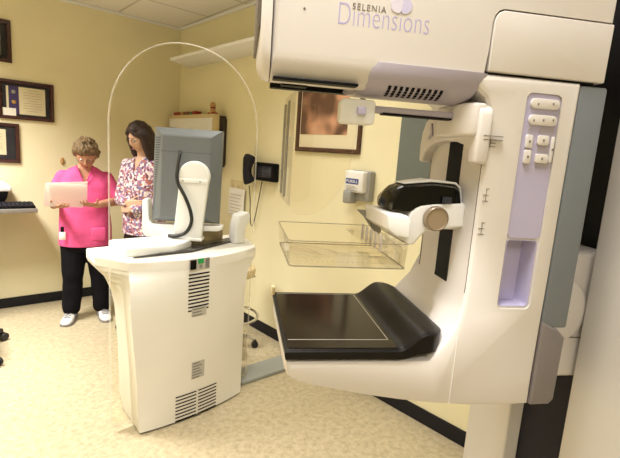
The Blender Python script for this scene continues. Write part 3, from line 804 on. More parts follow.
# monitor, screen turned away from the camera
MR = math.radians(-38); MC = V3((1.177, 2.507, 0))
MW = Matrix.Translation(MC) @ Matrix.Rotation(MR, 4, 'Z')
TILT = Matrix.Translation((0, 0, 1.35)) @ Matrix.Rotation(math.radians(-5), 4, 'X') @ Matrix.Translation((0, 0, -1.35))
def npart(name, bm, m, parent=None, sm=35.0, tilt=True):
    if tilt: bm.transform(TILT)
    bm.transform(MW); return obj(name, bm, m, parent or ws, sm)
hw = 0.205; zb_, zt_ = 1.090, 1.660
def rect(x, z0, z1, y): return [(-x, y, z0), (x, y, z0), (x, y, z1), (-x, y, z1)]
mon = npart('monitor', loft([rect(hw, zb_, zt_, 0.085), rect(hw, zb_, zt_, 0.05), rect(hw - 0.006, zb_ + 0.004, zt_ - 0.004, 0.04), rect(hw - 0.055, zb_ + 0.022, zt_ - 0.045, 0.0), rect(hw - 0.062, zb_ + 0.028, zt_ - 0.055, -0.004)]), 'monitor', sm=20)
npart('screen', box(-hw + 0.02, hw - 0.02, 0.0855, 0.087, zb_ + 0.02, zt_ - 0.02), 'gloss', mon)
bm = BM()
for k in range(30):
    z = zb_ + 0.07 + k * 0.0148
    q = [bm.verts.new(p) for p in ((-hw + 0.010, 0.0358, z), (-hw + 0.012 + 0.038 * (k + 4) / 34, 0.0342 - 0.031 * (k + 4) / 34, z + 0.001), (-hw + 0.012 + 0.038 * (k + 4) / 34, 0.0342 - 0.031 * (k + 4) / 34, z + 0.0085), (-hw + 0.010, 0.0358, z + 0.0075))]
    bm.faces.new(q)
npart('side_vents', bm, 'mondark', mon, 0)
bm = BM()
for k in range(34):
    x = -hw + 0.048 + k * 0.0093
    q = [bm.verts.new(p) for p in ((x, 0.0022, zt_ - 0.0432), (x + 0.0045, 0.0022, zt_ - 0.0432), (x + 0.0045, 0.0365, zt_ - 0.0078), (x, 0.0365, zt_ - 0.0078))]
    bm.faces.new(q)
npart('top_vents', bm, 'label', mon, 0)
npart('back_seam', box(-hw + 0.052, hw - 0.052, -0.0046, -0.003, 1.512, 1.5145), 'mondark', mon)
# swivel arm: round hub tapering to a foot
armo = [(-0.058, 0.985)]
cxh, czh, rh = 0.062, 1.375, 0.092
for k in range(19):
    a = math.radians(200 - 220 * k / 18); armo.append((cxh + rh * math.cos(a), czh + rh * math.sin(a)))
armo += [(0.138, 1.25), (0.122, 1.10), (0.112, 0.985)]
arm = npart('monitor_arm', prism(armo, -0.058, -0.003, 'v', 0.010), 'bright', ws, tilt=False)
npart('arm_band', box(-0.035, 0.142, -0.064, -0.050, 1.335, 1.36, 0.003), 'bright', arm, tilt=False)
for sx in (0.0, 0.10): npart('arm_screw', lathe([(0, 0), (0.005, 0), (0.004, 0.002), (0, 0.002)], (sx, -0.0635, 1.348), (0, -1, 0), 10), 'steel', arm, tilt=False)
npart('arm_foot', box(-0.10, 0.12, -0.065, 0.02, 0.985, 1.005, 0.006), 'bright', arm, tilt=False)
# keyboard shelf bracket below and left of the monitor
npart('screen_bracket', prism([(-0.262, 1.01), (-0.245, 0.985), (-0.05, 0.985), (0.0, 1.03), (0.2, 1.04), (0.225, 1.05), (0.225, 1.075), (-0.20, 1.065), (-0.222, 1.09), (-0.228, 1.21), (-0.245, 1.22), (-0.262, 1.21)], 0.015, 0.10, 'v', 0.006), 'bright', ws, tilt=False)
cab_pts = [(-0.035, -0.002, 1.515), (-0.03, -0.03, 1.50), (-0.035, -0.055, 1.42), (-0.03, -0.07, 1.34), (0.015, -0.08, 1.26), (0.05, -0.085, 1.18), (0.06, -0.085, 1.11), (0.03, -0.08, 1.045), (-0.03, -0.075, 1.015), (-0.08, -0.06, 1.012)]
npart('monitor_cable', tube(smooth_path(cab_pts, 6), 0.0105, 10), 'rubber', mon, tilt=False)

# ---------------------------------------------------------- floor pieces
cc = prism([(1.50, 2.285), (2.128, 2.285), (2.122, 2.47), (1.50, 2.47)], 0.0, 0.028, 'z', 0.008, 2)
tag(obj('cable_cover', cc, 'channel'), 'flat grey cable cover on the floor between workstation and right wall', 'cable cover')
# stool
sx, sy = 1.72, 2.83
st = thing('rolling_stool', 'round beige rolling stool with chrome foot ring behind the workstation', 'stool', (sx, sy, 0))
SM = Matrix.Translation((sx, sy, 0))
def spart(name, bm, m, parent=None):
    bm.transform(SM); return obj(name, bm, m, parent or st)
spart('seat', lathe([(0, 0.60), (0.165, 0.60), (0.18, 0.61), (0.185, 0.64), (0.178, 0.665), (0.15, 0.675), (0, 0.677)]), 'beige')
spart('seat_plate', lathe([(0, 0.575), (0.09, 0.58), (0.10, 0.599), (0, 0.599)]), 'chrome')
lv = spart('height_lever', tube(smooth_path([(0.06, -0.03, 0.585), (0.14, -0.05, 0.575), (0.185, -0.06, 0.58)], 4), 0.005, 8), 'chrome')
spart('column', lathe([(0, 0.08), (0.03, 0.08), (0.03, 0.34), (0.018, 0.35), (0.018, 0.58), (0, 0.58)]), 'chrome')
spart('foot_ring', tube([(0.215 * math.cos(2 * PI * k / 36), 0.215 * math.sin(2 * PI * k / 36), 0.275) for k in range(36)], 0.011, 10, True), 'chrome')
bm = BM()
for k in range(3):
    a = 2 * PI * k / 3 + 0.5; join(bm, tube([(0.025 * math.cos(a), 0.025 * math.sin(a), 0.275), (0.215 * math.cos(a), 0.215 * math.sin(a), 0.275)], 0.007, 8))
spart('ring_spokes', bm, 'chrome')
for k in range(5):
    a = 2 * PI * k / 5 - 0.50; c, s = math.cos(a), math.sin(a)
    leg = spart('leg', tube(smooth_path([(0.02 * c, 0.02 * s, 0.115), (0.12 * c, 0.12 * s, 0.105), (0.205 * c, 0.205 * s, 0.075)], 4), [0.017] * 4 + [0.015] * 4 + [0.013], 8), 'chrome')
    cs = lathe([(0, -0.018), (0.022, -0.018), (0.027, -0.012), (0.027, 0.012), (0.022, 0.018), (0, 0.018)], (0.205 * c, 0.205 * s, 0.0275), (-s, c, 0), 18)
    join(cs, box(-0.012, 0.012, -0.02, 0.02, 0.045, 0.066, 0.004, mtx=Matrix.Translation((0.205 * c, 0.205 * s, 0)) @ Matrix.Rotation(a, 4, 'Z')))
    spart('caster', cs, 'rubber', leg)
# office chair, mostly outside the frame on the left
ox, oy = 0.015, 3.69
oc = thing('office_chair', 'black five-star office chair base with casters at the left edge', 'chair', (ox, oy, 0))
OM = Matrix.Translation((ox, oy, 0))
def opart(name, bm, m, parent=None):
    bm.transform(OM); return obj(name, bm, m, parent or oc)
opart('seat', box(-0.24, 0.20, -0.23, 0.23, 0.43, 0.51, 0.035), 'char')
opart('backrest', box(-0.26, -0.20, -0.21, 0.21, 0.56, 1.0, 0.025), 'char')
opart('back_support', tube(smooth_path([(-0.05, 0, 0.43), (-0.22, 0, 0.43), (-0.28, 0, 0.55), (-0.25, 0, 0.75)], 5), 0.02), 'rubber')
opart('column', lathe([(0, 0.08), (0.032, 0.08), (0.03, 0.25), (0.02, 0.26), (0.02, 0.44), (0, 0.44)]), 'rubber')
for k in range(5):
    a = math.radians(25 - 72 * k); c, s = math.cos(a), math.sin(a)
    leg = opart('leg', tube(smooth_path([(0.02 * c, 0.02 * s, 0.12), (0.18 * c, 0.18 * s, 0.105), (0.375 * c, 0.375 * s, 0.08)], 4), [0.024] * 5 + [0.02] * 4, 8), 'rubber')
    for sg in (-1, 1):
        cs = lathe([(0, -0.010), (0.026, -0.010), (0.031, -0.004), (0.031, 0.006), (0.026, 0.010), (0, 0.010)], (0.385 * c - s * 0.016 * sg, 0.385 * s + c * 0.016 * sg, 0.0315), (-s, c, 0), 18)
        opart('caster', cs, 'rubber', leg)

# ------------------------------------------------------ back wall pieces
def on_a(px, py):
    q = on_plane(px, py, (0, YA, 0), V3((0, 1, 0))); return q.x, q.z
def fbox(x0, x1, z0, z1, d0, d1, bev=0.0): return box(x0, x1, YA - d1, YA - d0, z0, z1, bev, 2)
def frame_bm(x0, x1, z0, z1, w, d):
    bm = BM()
    o = [(x0, z0), (x1, z0), (x1, z1), (x0, z1)]
    prof_ = [(0.0, 0.0), (0.0, d * 0.8), (w * 0.2, d), (w * 0.55, d * 0.85), (w * 0.85, d * 0.7), (w, d * 0.45), (w, 0.0)]
    rings = []
    for t, h in prof_:
        rings.append([(x0 + t, YA - h, z0 + t), (x1 - t, YA - h, z0 + t), (x1 - t, YA - h, z1 - t), (x0 + t, YA - h, z1 - t)])
    bm = loft(rings, cap=False)
    return bm
def wall_frame(label, x0, x1, z0, z1, content):
    t = thing('certificate_frame', label, 'picture frame', ((x0 + x1) / 2, YA, z0), 0, None)
    obj('frame', frame_bm(x0, x1, z0, z1, 0.028, 0.024), 'wood', t, 25)
    obj('mat_board', fbox(x0 + 0.02, x1 - 0.02, z0 + 0.02, z1 - 0.02, 0.001, 0.006), 'matnavy', t)
    for nm, a, b, c, d, m, lay in content:
        W, H = x1 - x0, z1 - z0
        if nm == 'seal':
            obj(nm, lathe([(0, 0), (0.016, 0), (0.013, 0.002), (0, 0.0025)], (x0 + W * a, YA - 0.0085, z0 + H * b), (0, -1, 0), 20), m, t)
        elif nm == 'text_lines':
            bm = BM(); n = 9
            for k in range(n):
                z = z0 + H * (c + (d - c) * (k + 0.5) / n); L = (0.9 if k % 4 else 0.5) * (b - a)
                cxm = x0 + W * (a + b) / 2; join(bm, fbox(cxm - W * L / 2, cxm + W * L / 2, z, z + 0.003, 0.0078, 0.0084))
            obj(nm, bm, m, t)
        else: obj(nm, fbox(x0 + W * a, x0 + W * b, z0 + H * c, z0 + H * d, 0.005, 0.006 + 0.0008 * lay), m, t)
    obj('glazing', fbox(x0 + 0.026, x1 - 0.026, z0 + 0.026, z1 - 0.026, 0.0108, 0.0118), 'clear', t)
    return t
x1, z1 = on_a(53, 85.3); _, z0 = on_a(53, 122.5); x0 = on_a(-2, 100)[0]
wall_frame('dark framed certificate with purple ribbon panel and white card, second from top on back wall', x0, x1, z0, z1,
    [('document', 0.14, 0.84, 0.14, 0.84, 'cream', 1), ('ribbon_panel', 0.18, 0.36, 0.14, 0.84, 'purple', 2), ('seal', 0.27, 0.44, 0, 0, 'seal', 0), ('seal', 0.27, 0.70, 0, 0, 'steel', 0), ('text_lines', 0.42, 0.80, 0.2, 0.8, 'ink', 0), ('caption_card', 0.07, 0.30, 0.07, 0.28, 'paper', 3)])
x1b, z1b = on_a(10, 21); _, z0b = on_a(10, 63)
wall_frame('dark framed picture with charcoal mat, topmost at the left edge of back wall', x1b - 0.36, x1b, z0b, z1b, [('document', 0.16, 0.80, 0.16, 0.84, 'greyboard', 1)])
x1c, z1c = on_a(18.5, 124); _, z0c = on_a(18.5, 163)
wall_frame('dark framed certificate with plain cream page, lowest of the frames on back wall', x1c - 0.40, x1c, z0c, z1c, [('document', 0.15, 0.76, 0.2, 0.84, 'cream', 1), ('text_lines', 0.28, 0.72, 0.25, 0.8, 'ink', 0)])
hx, hz = on_a(62, 161)
hk = ell((hx, YA - 0.008, hz), 0.017, 0.010, 0.034, n=18); join(hk, ell((hx, YA - 0.017, hz - 0.012), 0.008, 0.006, 0.012, n=12))
tag(obj('wall_plaque', hk, 'tanbox'), 'small oval tan plaque on back wall beside the pink scrubs person', 'wall plaque')

# counter with printer and keyboard at the left edge
dk = thing('wall_counter', 'grey edged counter by back wall at the left edge', 'counter', (-0.1, 4.4, 0))
CT = 0.955
obj('counter_top', box(-0.9, 0.675, 4.20, 4.605, CT - 0.034, CT, 0.004), 'steel', dk)
obj('support_panel', box(0.18, 0.21, 4.28, 4.595, 0.0, CT - 0.035, 0.003), 'steel', dk)
obj('support_panel', box(-0.85, -0.82, 4.28, 4.595, 0.0, CT - 0.035, 0.003), 'steel', dk)
kbt = thing('keyboard', 'black computer keyboard lying on the counter', 'keyboard', (0.52, 4.30, CT))
kx0, kx1 = 0.25, 0.665
obj('keyboard_base', prism([(4.225, CT), (4.385, CT), (4.385, CT + 0.036), (4.375, CT + 0.038), (4.225, CT + 0.016)], kx0, kx1, 'u', 0.003, 2), 'black', kbt)
bm = BM()
for r in range(5):
    for c in range(13):
        x = kx0 + 0.012 + c * 0.0302; y = 4.236 + r * 0.028; z = CT + 0.016 + (y - 4.225) * 0.1467
        join(bm, box(x, x + 0.024, y, y + 0.022, z, z + 0.008, 0.002, 1))
obj('keycaps', bm, 'char', kbt)
pr = thing('label_printer', 'white topped printer with black body on the counter beside keyboard', 'printer', (0.33, 4.46, CT))
obj('printer_body', prism([(0.16, CT), (0.455, CT), (0.49, CT + 0.07), (0.50, CT + 0.12), (0.16, CT + 0.12)], 4.40, 4.595, 'v', 0.008), 'black', pr)
obj('printer_lid', prism([(0.16, CT + 0.1205), (0.515, CT + 0.1205), (0.525, CT + 0.155), (0.49, CT + 0.19), (0.40, CT + 0.215), (0.16, CT + 0.215)], 4.395, 4.598, 'v', 0.010), 'bright', pr)

# ----------------------------------------------------- right wall pieces
def WB(s0, s1, d0, d1, z0, z1, bev=0.0, seg=2): return box(s0, s1, d0, d1, z0, z1, bev, seg, mtx=WM)
def wthing(name, label, cat, s, z, group=None):
    return thing(name, label, cat, WM @ V3((s, 0, z)), 0, group)
# framed print
s0, z0 = bw(296.5, 151); s1, _ = bw(360.5, 154); _, z1 = bw(361, 79)
z0 = 1.572; z1 = 2.06
pf = wthing('framed_print', 'large brown framed abstract print with cream mat, behind the face shield', 'picture', (s0 + s1) / 2, z0)
rings = []
for t, h in [(0, 0), (0, 0.018), (0.006, 0.022), (0.026, 0.018), (0.032, 0.01), (0.032, 0)]:
    rings.append([WM @ V3(p) for p in ((s0 + t, h, z0 + t), (s1 - t, h, z0 + t), (s1 - t, h, z1 - t), (s0 + t, h, z1 - t))])
obj('frame', loft(rings, cap=False), 'pwood', pf, 25)
obj('mat_board', WB(s0 + 0.02, s1 - 0.02, 0.001, 0.006, z0 + 0.02, z1 - 0.02), 'cream', pf)
obj('print', WB(s0 + 0.04, s1 - 0.13, 0.005, 0.0075, z0 + 0.125, z1 - 0.05), 'art', pf)
# soap dispenser
a0, zt = bw(349, 170, 0.05); a1, zb = bw(369, 206, 0.05)
a0 = bw(348.5, 190, 0.05)[0]; a1 = bw(369, 190, 0.05)[0]
sd = wthing('sanitizer_dispenser', 'white and grey wall hand sanitizer dispenser below the framed print', 'dispenser', (a0 + a1) / 2, zb)
H = zt - zb; W = a1 - a0
obj('back_housing', WB(a0 + 0.012, a1 + 0.006, 0.0, 0.055, zb + 0.02, zt + 0.004, 0.012, 3), 'dispgrey', sd)
fc = obj('front_cover', WB(a0, a1 - 0.015, 0.03, 0.10, zb + 0.075, zt, 0.014, 3), 'disp', sd)
obj('push_lever', WB(a0 + 0.005, a0 + W * 0.42, 0.035, 0.112, zb, zb + 0.085, 0.012, 3), 'dispgrey', sd)
FR = WM @ Matrix(((1, 0, 0, 0), (0, 0, 1, 0.1002), (0, 1, 0, 0), (0, 0, 0, 1)))
FRL = WM @ Matrix(((1, 0, 0, 0), (0, 0, 1, 0.1012), (0, 1, 0, 0), (0, 0, 0, 1)))
m1 = a0 + 0.016; m2 = a1 - 0.05
obj('brand_label', prism(rr(m1, m2, zt - 0.085, zt - 0.05, 0.004), 0.0995, 0.1012, 'v', mtx=WM), 'txt_blue', fc)
obj('lettering', fit_text('PURELL', m1 + 0.006, m2 - 0.006, zt - 0.0765, 0.018, FRL), 'paper', fc, 0)
bm = BM()
for k in range(4): join(bm, WB(m1 + 0.008, m2 - (0.008 if k % 2 else 0.03), 0.0995, 0.1008, zt - 0.10 - k * 0.009, zt - 0.097 - k * 0.009))
obj('label_print', bm, 'txt_grey', fc)
# grey green board
s0, z1 = bw(404, 112); s1 = s0 + 0.42; z0 = 1.27
gb = wthing('wall_board', 'grey green board screwed to the wall behind the paddle arm', 'board', (s0 + s1) / 2, z0)
obj('board_panel', WB(s0, s1, 0.0, 0.018, z0, z1, 0.003), 'greyboard', gb)
for ss in (s0 + 0.025, s1 - 0.025):
    for z in (z0 + 0.03, z1 - 0.03):
        obj('screw', lathe([(0, 0), (0.008, 0), (0.006, 0.003), (0, 0.004)], WM @ V3((ss, 0.018, z)), WN, 12), 'steel', gb)
# shallow cabinet in the corner with boxes on top
DC = 0.13
s1, _ = bw(213.5, 130, DC); zc1 = bw(205, 114, DC)[1]; s0 = 0.03; zc0 = 1.38
wc = wthing('wall_cabinet', 'shallow white fronted cabinet with dark side on right wall near the corner', 'cabinet', (s0 + s1) / 2, zc0)
obj('cabinet_box', WB(s0, s1 - 0.002, 0.0, DC * 0.55, zc0, zc1 - 0.01, 0.002), 'darkbrown', wc)
obj('cabinet_frame', WB(s0, s1, DC * 0.55, DC, zc0, zc1, 0.003), 'beige', wc)
obj('cabinet_door', WB(s0 + 0.02, s1 - 0.025, DC, DC + 0.006, zc0 + 0.02, zc1 - 0.035, 0.002), 'bright', wc)
hm = {'redbox': 'red', 'brownbox': 'brown', 'tanbox': 'tan', 'greenbox': 'green'}
pos = 0.12; first = None
spec = [('redbox', 0.14, 0.030, 'flat red card box on the corner cabinet, nearest the corner'), ('tanbox', 0.05, 0.024, 'small tan card box on corner cabinet between red and brown boxes'),
        ('brownbox', 0.12, 0.032, 'flat brown card box in the middle of the corner cabinet top'), ('greenbox', 0.06, 0.026, 'small green card box in the row on the corner cabinet'),
        ('redbox', 0.07, 0.034, 'short red card box on corner cabinet just behind the figurine')]
ztop = zc1
for m, L, h, lb in spec:
    b = box(0, L - 0.008, 0.06, 0.122, ztop, ztop + h, 0.002, 1, mtx=WM @ Matrix.Translation((pos, 0, 0)))
    o = tag(obj('card_box', b, m), lb, 'box', 'card boxes on the corner cabinet'); pos += L + 0.008
fs = s1 - 0.075
fg = thing('figurine', 'small red and white figurine at the near end of corner cabinet top', 'figurine', WM @ V3((fs, 0.1, ztop)))
obj('figurine_body', lathe([(0, 0), (0.026, 0), (0.03, 0.01), (0.024, 0.04), (0.016, 0.055), (0.02, 0.062), (0.028, 0.078), (0.024, 0.098), (0.01, 0.108), (0, 0.109)], WM @ V3((fs, 0.1, ztop))), 'tanbox', fg)
obj('figurine_scarf', lathe([(0.018, 0.05), (0.026, 0.052), (0.026, 0.062), (0.018, 0.064)], WM @ V3((fs, 0.1, ztop))), 'redbox', fg)
obj('figurine_base', WB(fs - 0.05, fs + 0.04, 0.07, 0.125, ztop, ztop + 0.016, 0.002), 'redbox', fg)
# dark panel beside the cabinet
s2, _ = bw(224, 130, 0.03)
tag(obj('wall_file', WB(s1 + 0.004, s2, 0.0, 0.055, 1.40, zc1 - 0.03, 0.004), 'darkbrown'), 'tall narrow dark brown panel against the wall cabinet side', 'panel')
# switch plate and hanging note
s0, z1 = bw(231.5, 179.5); s1, z0 = bw(242.5, 187)
sw = wthing('light_switch', 'ivory light switch plate above a hanging white note', 'light switch', (s0 + s1) / 2, z0 - 0.06)
obj('switch_plate', WB(s0, s1, 0.0, 0.006, z0 - 0.05, z1, 0.002), 'ivory', sw)
for k in (0.28, 0.72): obj('toggle', WB(s0 + (s1 - s0) * k - 0.005, s0 + (s1 - s0) * k + 0.005, 0.006, 0.016, z0 - 0.012, z0 + 0.012, 0.002), 'ivory', sw)
s0, z1 = bw(229.5, 187, 0.015); s1, z0 = bw(244, 217, 0.015)
nt_ = wthing('wall_note', 'white paper note hanging below the light switch', 'note', (s0 + s1) / 2, z0)
bm = BM(); g = []
for i in range(7):
    row = []
    for j in range(9):
        t = j / 8; w = 1 - 0.12 * (t < 0.1) ; ss = s0 + (s1 - s0) * i / 6
        row.append(bm.verts.new(WM @ V3((ss, 0.012 + 0.012 * math.sin(t * 2.5) * (0.5 + 0.5 * i / 6), z1 + (z0 - z1) * t + (0.02 * math.sin(i / 6 * PI) if j == 8 else 0) * -1))))
    g.append(row)
for a, b in zip(g[:-1], g[1:]):
    for j in range(8): bm.faces.new((a[j], b[j], b[j + 1], a[j + 1]))
obj('sheet', evaluated(bm, [('SOLIDIFY', dict(thickness=0.003, offset=0.0))]), 'paper', nt_)
bm = BM()
for k in range(7): join(bm, WB(s0 + 0.03, s1 - 0.03 - 0.02 * (k % 3), 0.026, 0.0268, z1 - 0.06 - k * 0.03, z1 - 0.056 - k * 0.03))
obj('text_lines', bm, 'ink', nt_)
# wall phone
s0, z1 = bw(257, 162, 0.05); s1, z0 = bw(274, 182.5, 0.05); s00, _ = bw(247, 160, 0.05)
ph = wthing('wall_telephone', 'black wall telephone with handset hooked on its side', 'telephone', s0, z0)
pb = obj('phone_body', WB(s0 - 0.03, s1, 0.0, 0.06, z0, z1, 0.012, 3), 'black', ph)
obj('phone_keypad', WB(s0 + 0.03, s1 - 0.03, 0.058, 0.064, z0 + 0.03, z1 - 0.03, 0.004), 'darkblue', pb)
bm = BM()
for i in range(3):
    for j in range(4): join(bm, WB(s0 + 0.038 + i * 0.02, s0 + 0.050 + i * 0.02, 0.063, 0.067, z0 + 0.038 + j * 0.022, z0 + 0.05 + j * 0.022, 0.001, 1))
obj('keys', bm, 'char', pb)
zm = (z0 + z1) / 2
sm_ = (s00 + s0) / 2 - 0.01
hs = tube([WM @ V3(p) for p in smooth_path([(sm_, 0.055, zm - 0.10), (sm_ - 0.004, 0.075, zm - 0.06), (sm_ - 0.004, 0.085, zm), (sm_ + 0.0, 0.078, zm + 0.07), (sm_ + 0.004, 0.06, zm + 0.125)], 4)], [0.045, 0.05, 0.05, 0.046, 0.042, 0.040, 0.038, 0.038, 0.038, 0.038, 0.040, 0.044, 0.048, 0.05, 0.05, 0.046, 0.034], 14)
obj('handset', hs, 'char', ph)
cpts = [(sm_, 0.06, zm - 0.13), (sm_ + 0.01, 0.05, zm - 0.25), (sm_ + 0.012, 0.045, zm - 0.38), (sm_ + 0.03, 0.04, zm - 0.47), (sm_ + 0.07, 0.035, zm - 0.40), (s0 + 0.06, 0.03, z0 + 0.004)]
obj('cord', tube([WM @ V3(p) for p in smooth_path(cpts, 6)], 0.004, 8), 'rubber', ph)
# wall outlet near the platform corner
s0, zc = bw(276, 287)
# high shelf board
zs = 2.335
q0 = (1.80, 4.24); q1 = (1.82, 2.55)
shp = [(0.20, 0.0), (0.40, 0.30), (2.3, 0.30), (2.3, 0.0)]
hsb = obj('wall_shelf', prism(shp, zs, zs + 0.028, 'z', 0.004, 2, mtx=WM), 'bright')
tag(hsb, 'wide white shelf board high on the right wall', 'shelf')

# ---------------------------------------------------------------- people
def g2(x, y, sx, sy): return math.exp(-(x / sx) ** 2 - (y / sy) ** 2)
def face_surface(x, y, z):
    """x,y,z: unit sphere direction -> head surface point (metres), y forward"""
    p = V3((0.073 * x, 0.092 * y, 0.115 * z))
    if z < 0:
        k = -z
        p.x *= 1 - 0.30 * k ** 1.4
        if y > 0: p.y *= 1 + 0.10 * k * (1 - k)
        else: p.y *= 1 - 0.45 * k
    if y > 0:
        X, Z = p.x, p.z
        p.y += 0.020 * g2(X, Z + 0.022, 0.013, 0.020) + 0.010 * g2(X, Z - 0.002, 0.009, 0.020)      # nose
        p.y -= 0.010 * (g2(X - 0.031, Z - 0.008, 0.016, 0.013) + g2(X + 0.031, Z - 0.008, 0.016, 0.013))  # eye sockets
        p.y += 0.005 * (g2(X - 0.030, Z - 0.030, 0.024, 0.008) + g2(X + 0.030, Z - 0.030, 0.024, 0.008))  # brow
        p.y += 0.006 * g2(X, Z + 0.060, 0.022, 0.010)                                                # mouth
        p.y += 0.010 * g2(X, Z + 0.093, 0.022, 0.014)                                                # chin
        p.y += 0.004 * (g2(X - 0.042, Z + 0.025, 0.018, 0.018) + g2(X + 0.042, Z + 0.025, 0.018, 0.018))
    return p
def head_bm_():
    bm = BM(); bmesh.ops.create_uvsphere(bm, u_segments=64, v_segments=44, radius=1.0)
    for v in bm.verts: v.co = face_surface(*v.co)
    for s in (-1, 1): join(bm, ell((s * 0.073, -0.008, -0.004), 0.010, 0.020, 0.031, n=14))
    return bm
def finger_chain(bm, base, d, n, L, r, curl, side):
    """three bent segments; d: pointing, n: palm-side normal to curl towards"""
    p = V3(base); d = V3(d).normalized(); n = V3(n).normalized()
    ax = d.cross(n)
    for k, f in enumerate((0.45, 0.32, 0.23)):
        q = p + d * L * f
        join(bm, capsule(p, r * (1 - 0.10 * k), q, r * (1 - 0.10 * (k + 1)), 10))
        p = q; d = Matrix.Rotation(curl, 3, ax) @ d
def hand_bm(wrist, d, n, th, curl=0.5, s=1.0):
    """wrist -> palm along d, palm faces n, thumb on side th"""
    d, n, th = V3(d).normalized(), V3(n).normalized(), V3(th)
    th = (th - d * th.dot(d)); th = (th - n * th.dot(n)).normalized()
    bm = BM(); w = V3(wrist)
    for k in range(4):
        o = (0.027 - 0.018 * k) * s
        join(bm, capsule(w + th * o * 0.55, 0.014 * s, w + d * 0.082 * s + th * o, 0.0105 * s, 10))
    for k, L in enumerate((0.070, 0.078, 0.072, 0.056)):
        o = (0.027 - 0.018 * k) * s
        finger_chain(bm, w + d * 0.082 * s + th * o, d + th * (0.10 - 0.07 * k), n, L * s, 0.0085 * s, curl, th)
    tb = w + d * 0.022 * s + th * 0.024 * s
    finger_chain(bm, tb, d * 0.75 + th * 0.75 + n * 0.25, n, 0.068 * s, 0.0098 * s, curl * 0.45, th)
    return bm
def torso(levels, n=26):
    """levels: (z, half width, half depth, y centre, x centre)"""
    rings = []
    for z, w, d, yc, xc in levels:
        r = []
        for k in range(n):
            a = 2 * PI * k / n; c, s = math.cos(a), math.sin(a)
            r.append((xc + w * math.copysign(abs(c) ** 0.85, c), yc + d * math.copysign(abs(s) ** 0.9, s), z))
        rings.append(r)
    return loft(rings)
def fuse(bm, voxel, smooth=4):
    return evaluated(bm, [('REMESH', dict(mode='VOXEL', voxel_size=voxel)), ('SMOOTH', dict(factor=0.5, iterations=smooth))])
def wrinkle(bm, amp, sc, seed=0):
    bm.normal_update()
    for v in bm.verts:
        v.co += v.normal * amp * noise.noise(v.co * sc + V3((seed, seed * 2.0, 0)))
def glasses(HM, root, mtx):
    bm = BM()
    for s in (-1, 1):
        pts = [(s * 0.031 + 0.021 * math.cos(2 * PI * k / 20), 0.097, 0.004 + 0.016 * math.sin(2 * PI * k / 20)) for k in range(20)]
        join(bm, tube(pts, 0.0015, 6, True)); join(bm, tube([(s * 0.052, 0.097, 0.008), (s * 0.072, 0.05, 0.008), (s * 0.078, -0.005, 0.006)], 0.0014, 6))
    join(bm, tube([(-0.010, 0.098, 0.007), (0.010, 0.098, 0.007)], 0.0014, 6))
    bm.transform(mtx @ HM); return obj('glasses', bm, 'pwood', root)
def eyes_lips(HM, root, mtx):
    for s in (-1, 1):
        b = ell((s * 0.031, 0.0755, 0.006), 0.0110, 0.0100, 0.0055, n=14); b.transform(mtx @ HM); e = obj('eye', b, 'eyew', root)
        b = ell((s * 0.031, 0.0845, 0.003), 0.0050, 0.0022, 0.0050, n=12); b.transform(mtx @ HM); obj('iris', b, 'iris', e)
    b = ell((0, 0.0905, -0.0575), 0.018, 0.0050, 0.0032, n=16); join(b, ell((0, 0.0900, -0.0640), 0.015, 0.0052, 0.0036, n=16))
    b.transform(mtx @ HM); obj('lips', b, 'lip', root)
def shoe_bm(p, ang, s=1.0):
    """trainer: heel at p, toes along +y turned by ang"""
    rings = []
    for y, w, h, z0 in ((-0.072, 0.020, 0.050, 0.012), (-0.066, 0.032, 0.072, 0.004), (-0.03, 0.038, 0.088, 0.0), (0.03, 0.040, 0.084, 0.0), (0.08, 0.046, 0.064, 0.0), (0.13, 0.047, 0.050, 0.002), (0.165, 0.038, 0.042, 0.008), (0.183, 0.018, 0.030, 0.016)):
        r = []
        for k in range(16):
            a = 2 * PI * k / 16; c, s_ = math.cos(a), math.sin(a)
            r.append((w * math.copysign(abs(c) ** 0.8, c), y, z0 + (h - z0) * (0.5 + 0.5 * math.copysign(abs(s_) ** 0.8, s_))))
        rings.append(r)
    bm = loft(rings); bm.transform(Matrix.Translation(p) @ Matrix.Rotation(ang, 4, 'Z')); return bm
def sole_bm(p, ang):
    pts = [(0.036, -0.07), (0.041, -0.03), (0.041, 0.03), (0.050, 0.09), (0.050, 0.13), (0.038, 0.17), (0.0, 0.188), (-0.038, 0.17), (-0.050, 0.13), (-0.050, 0.09), (-0.041, 0.03), (-0.041, -0.03), (-0.036, -0.07), (0, -0.078)]
    bm = prism(pts, 0.0, 0.024, 'z', 0.005, 2); bm.transform(Matrix.Translation(p) @ Matrix.Rotation(ang, 4, 'Z')); return bm

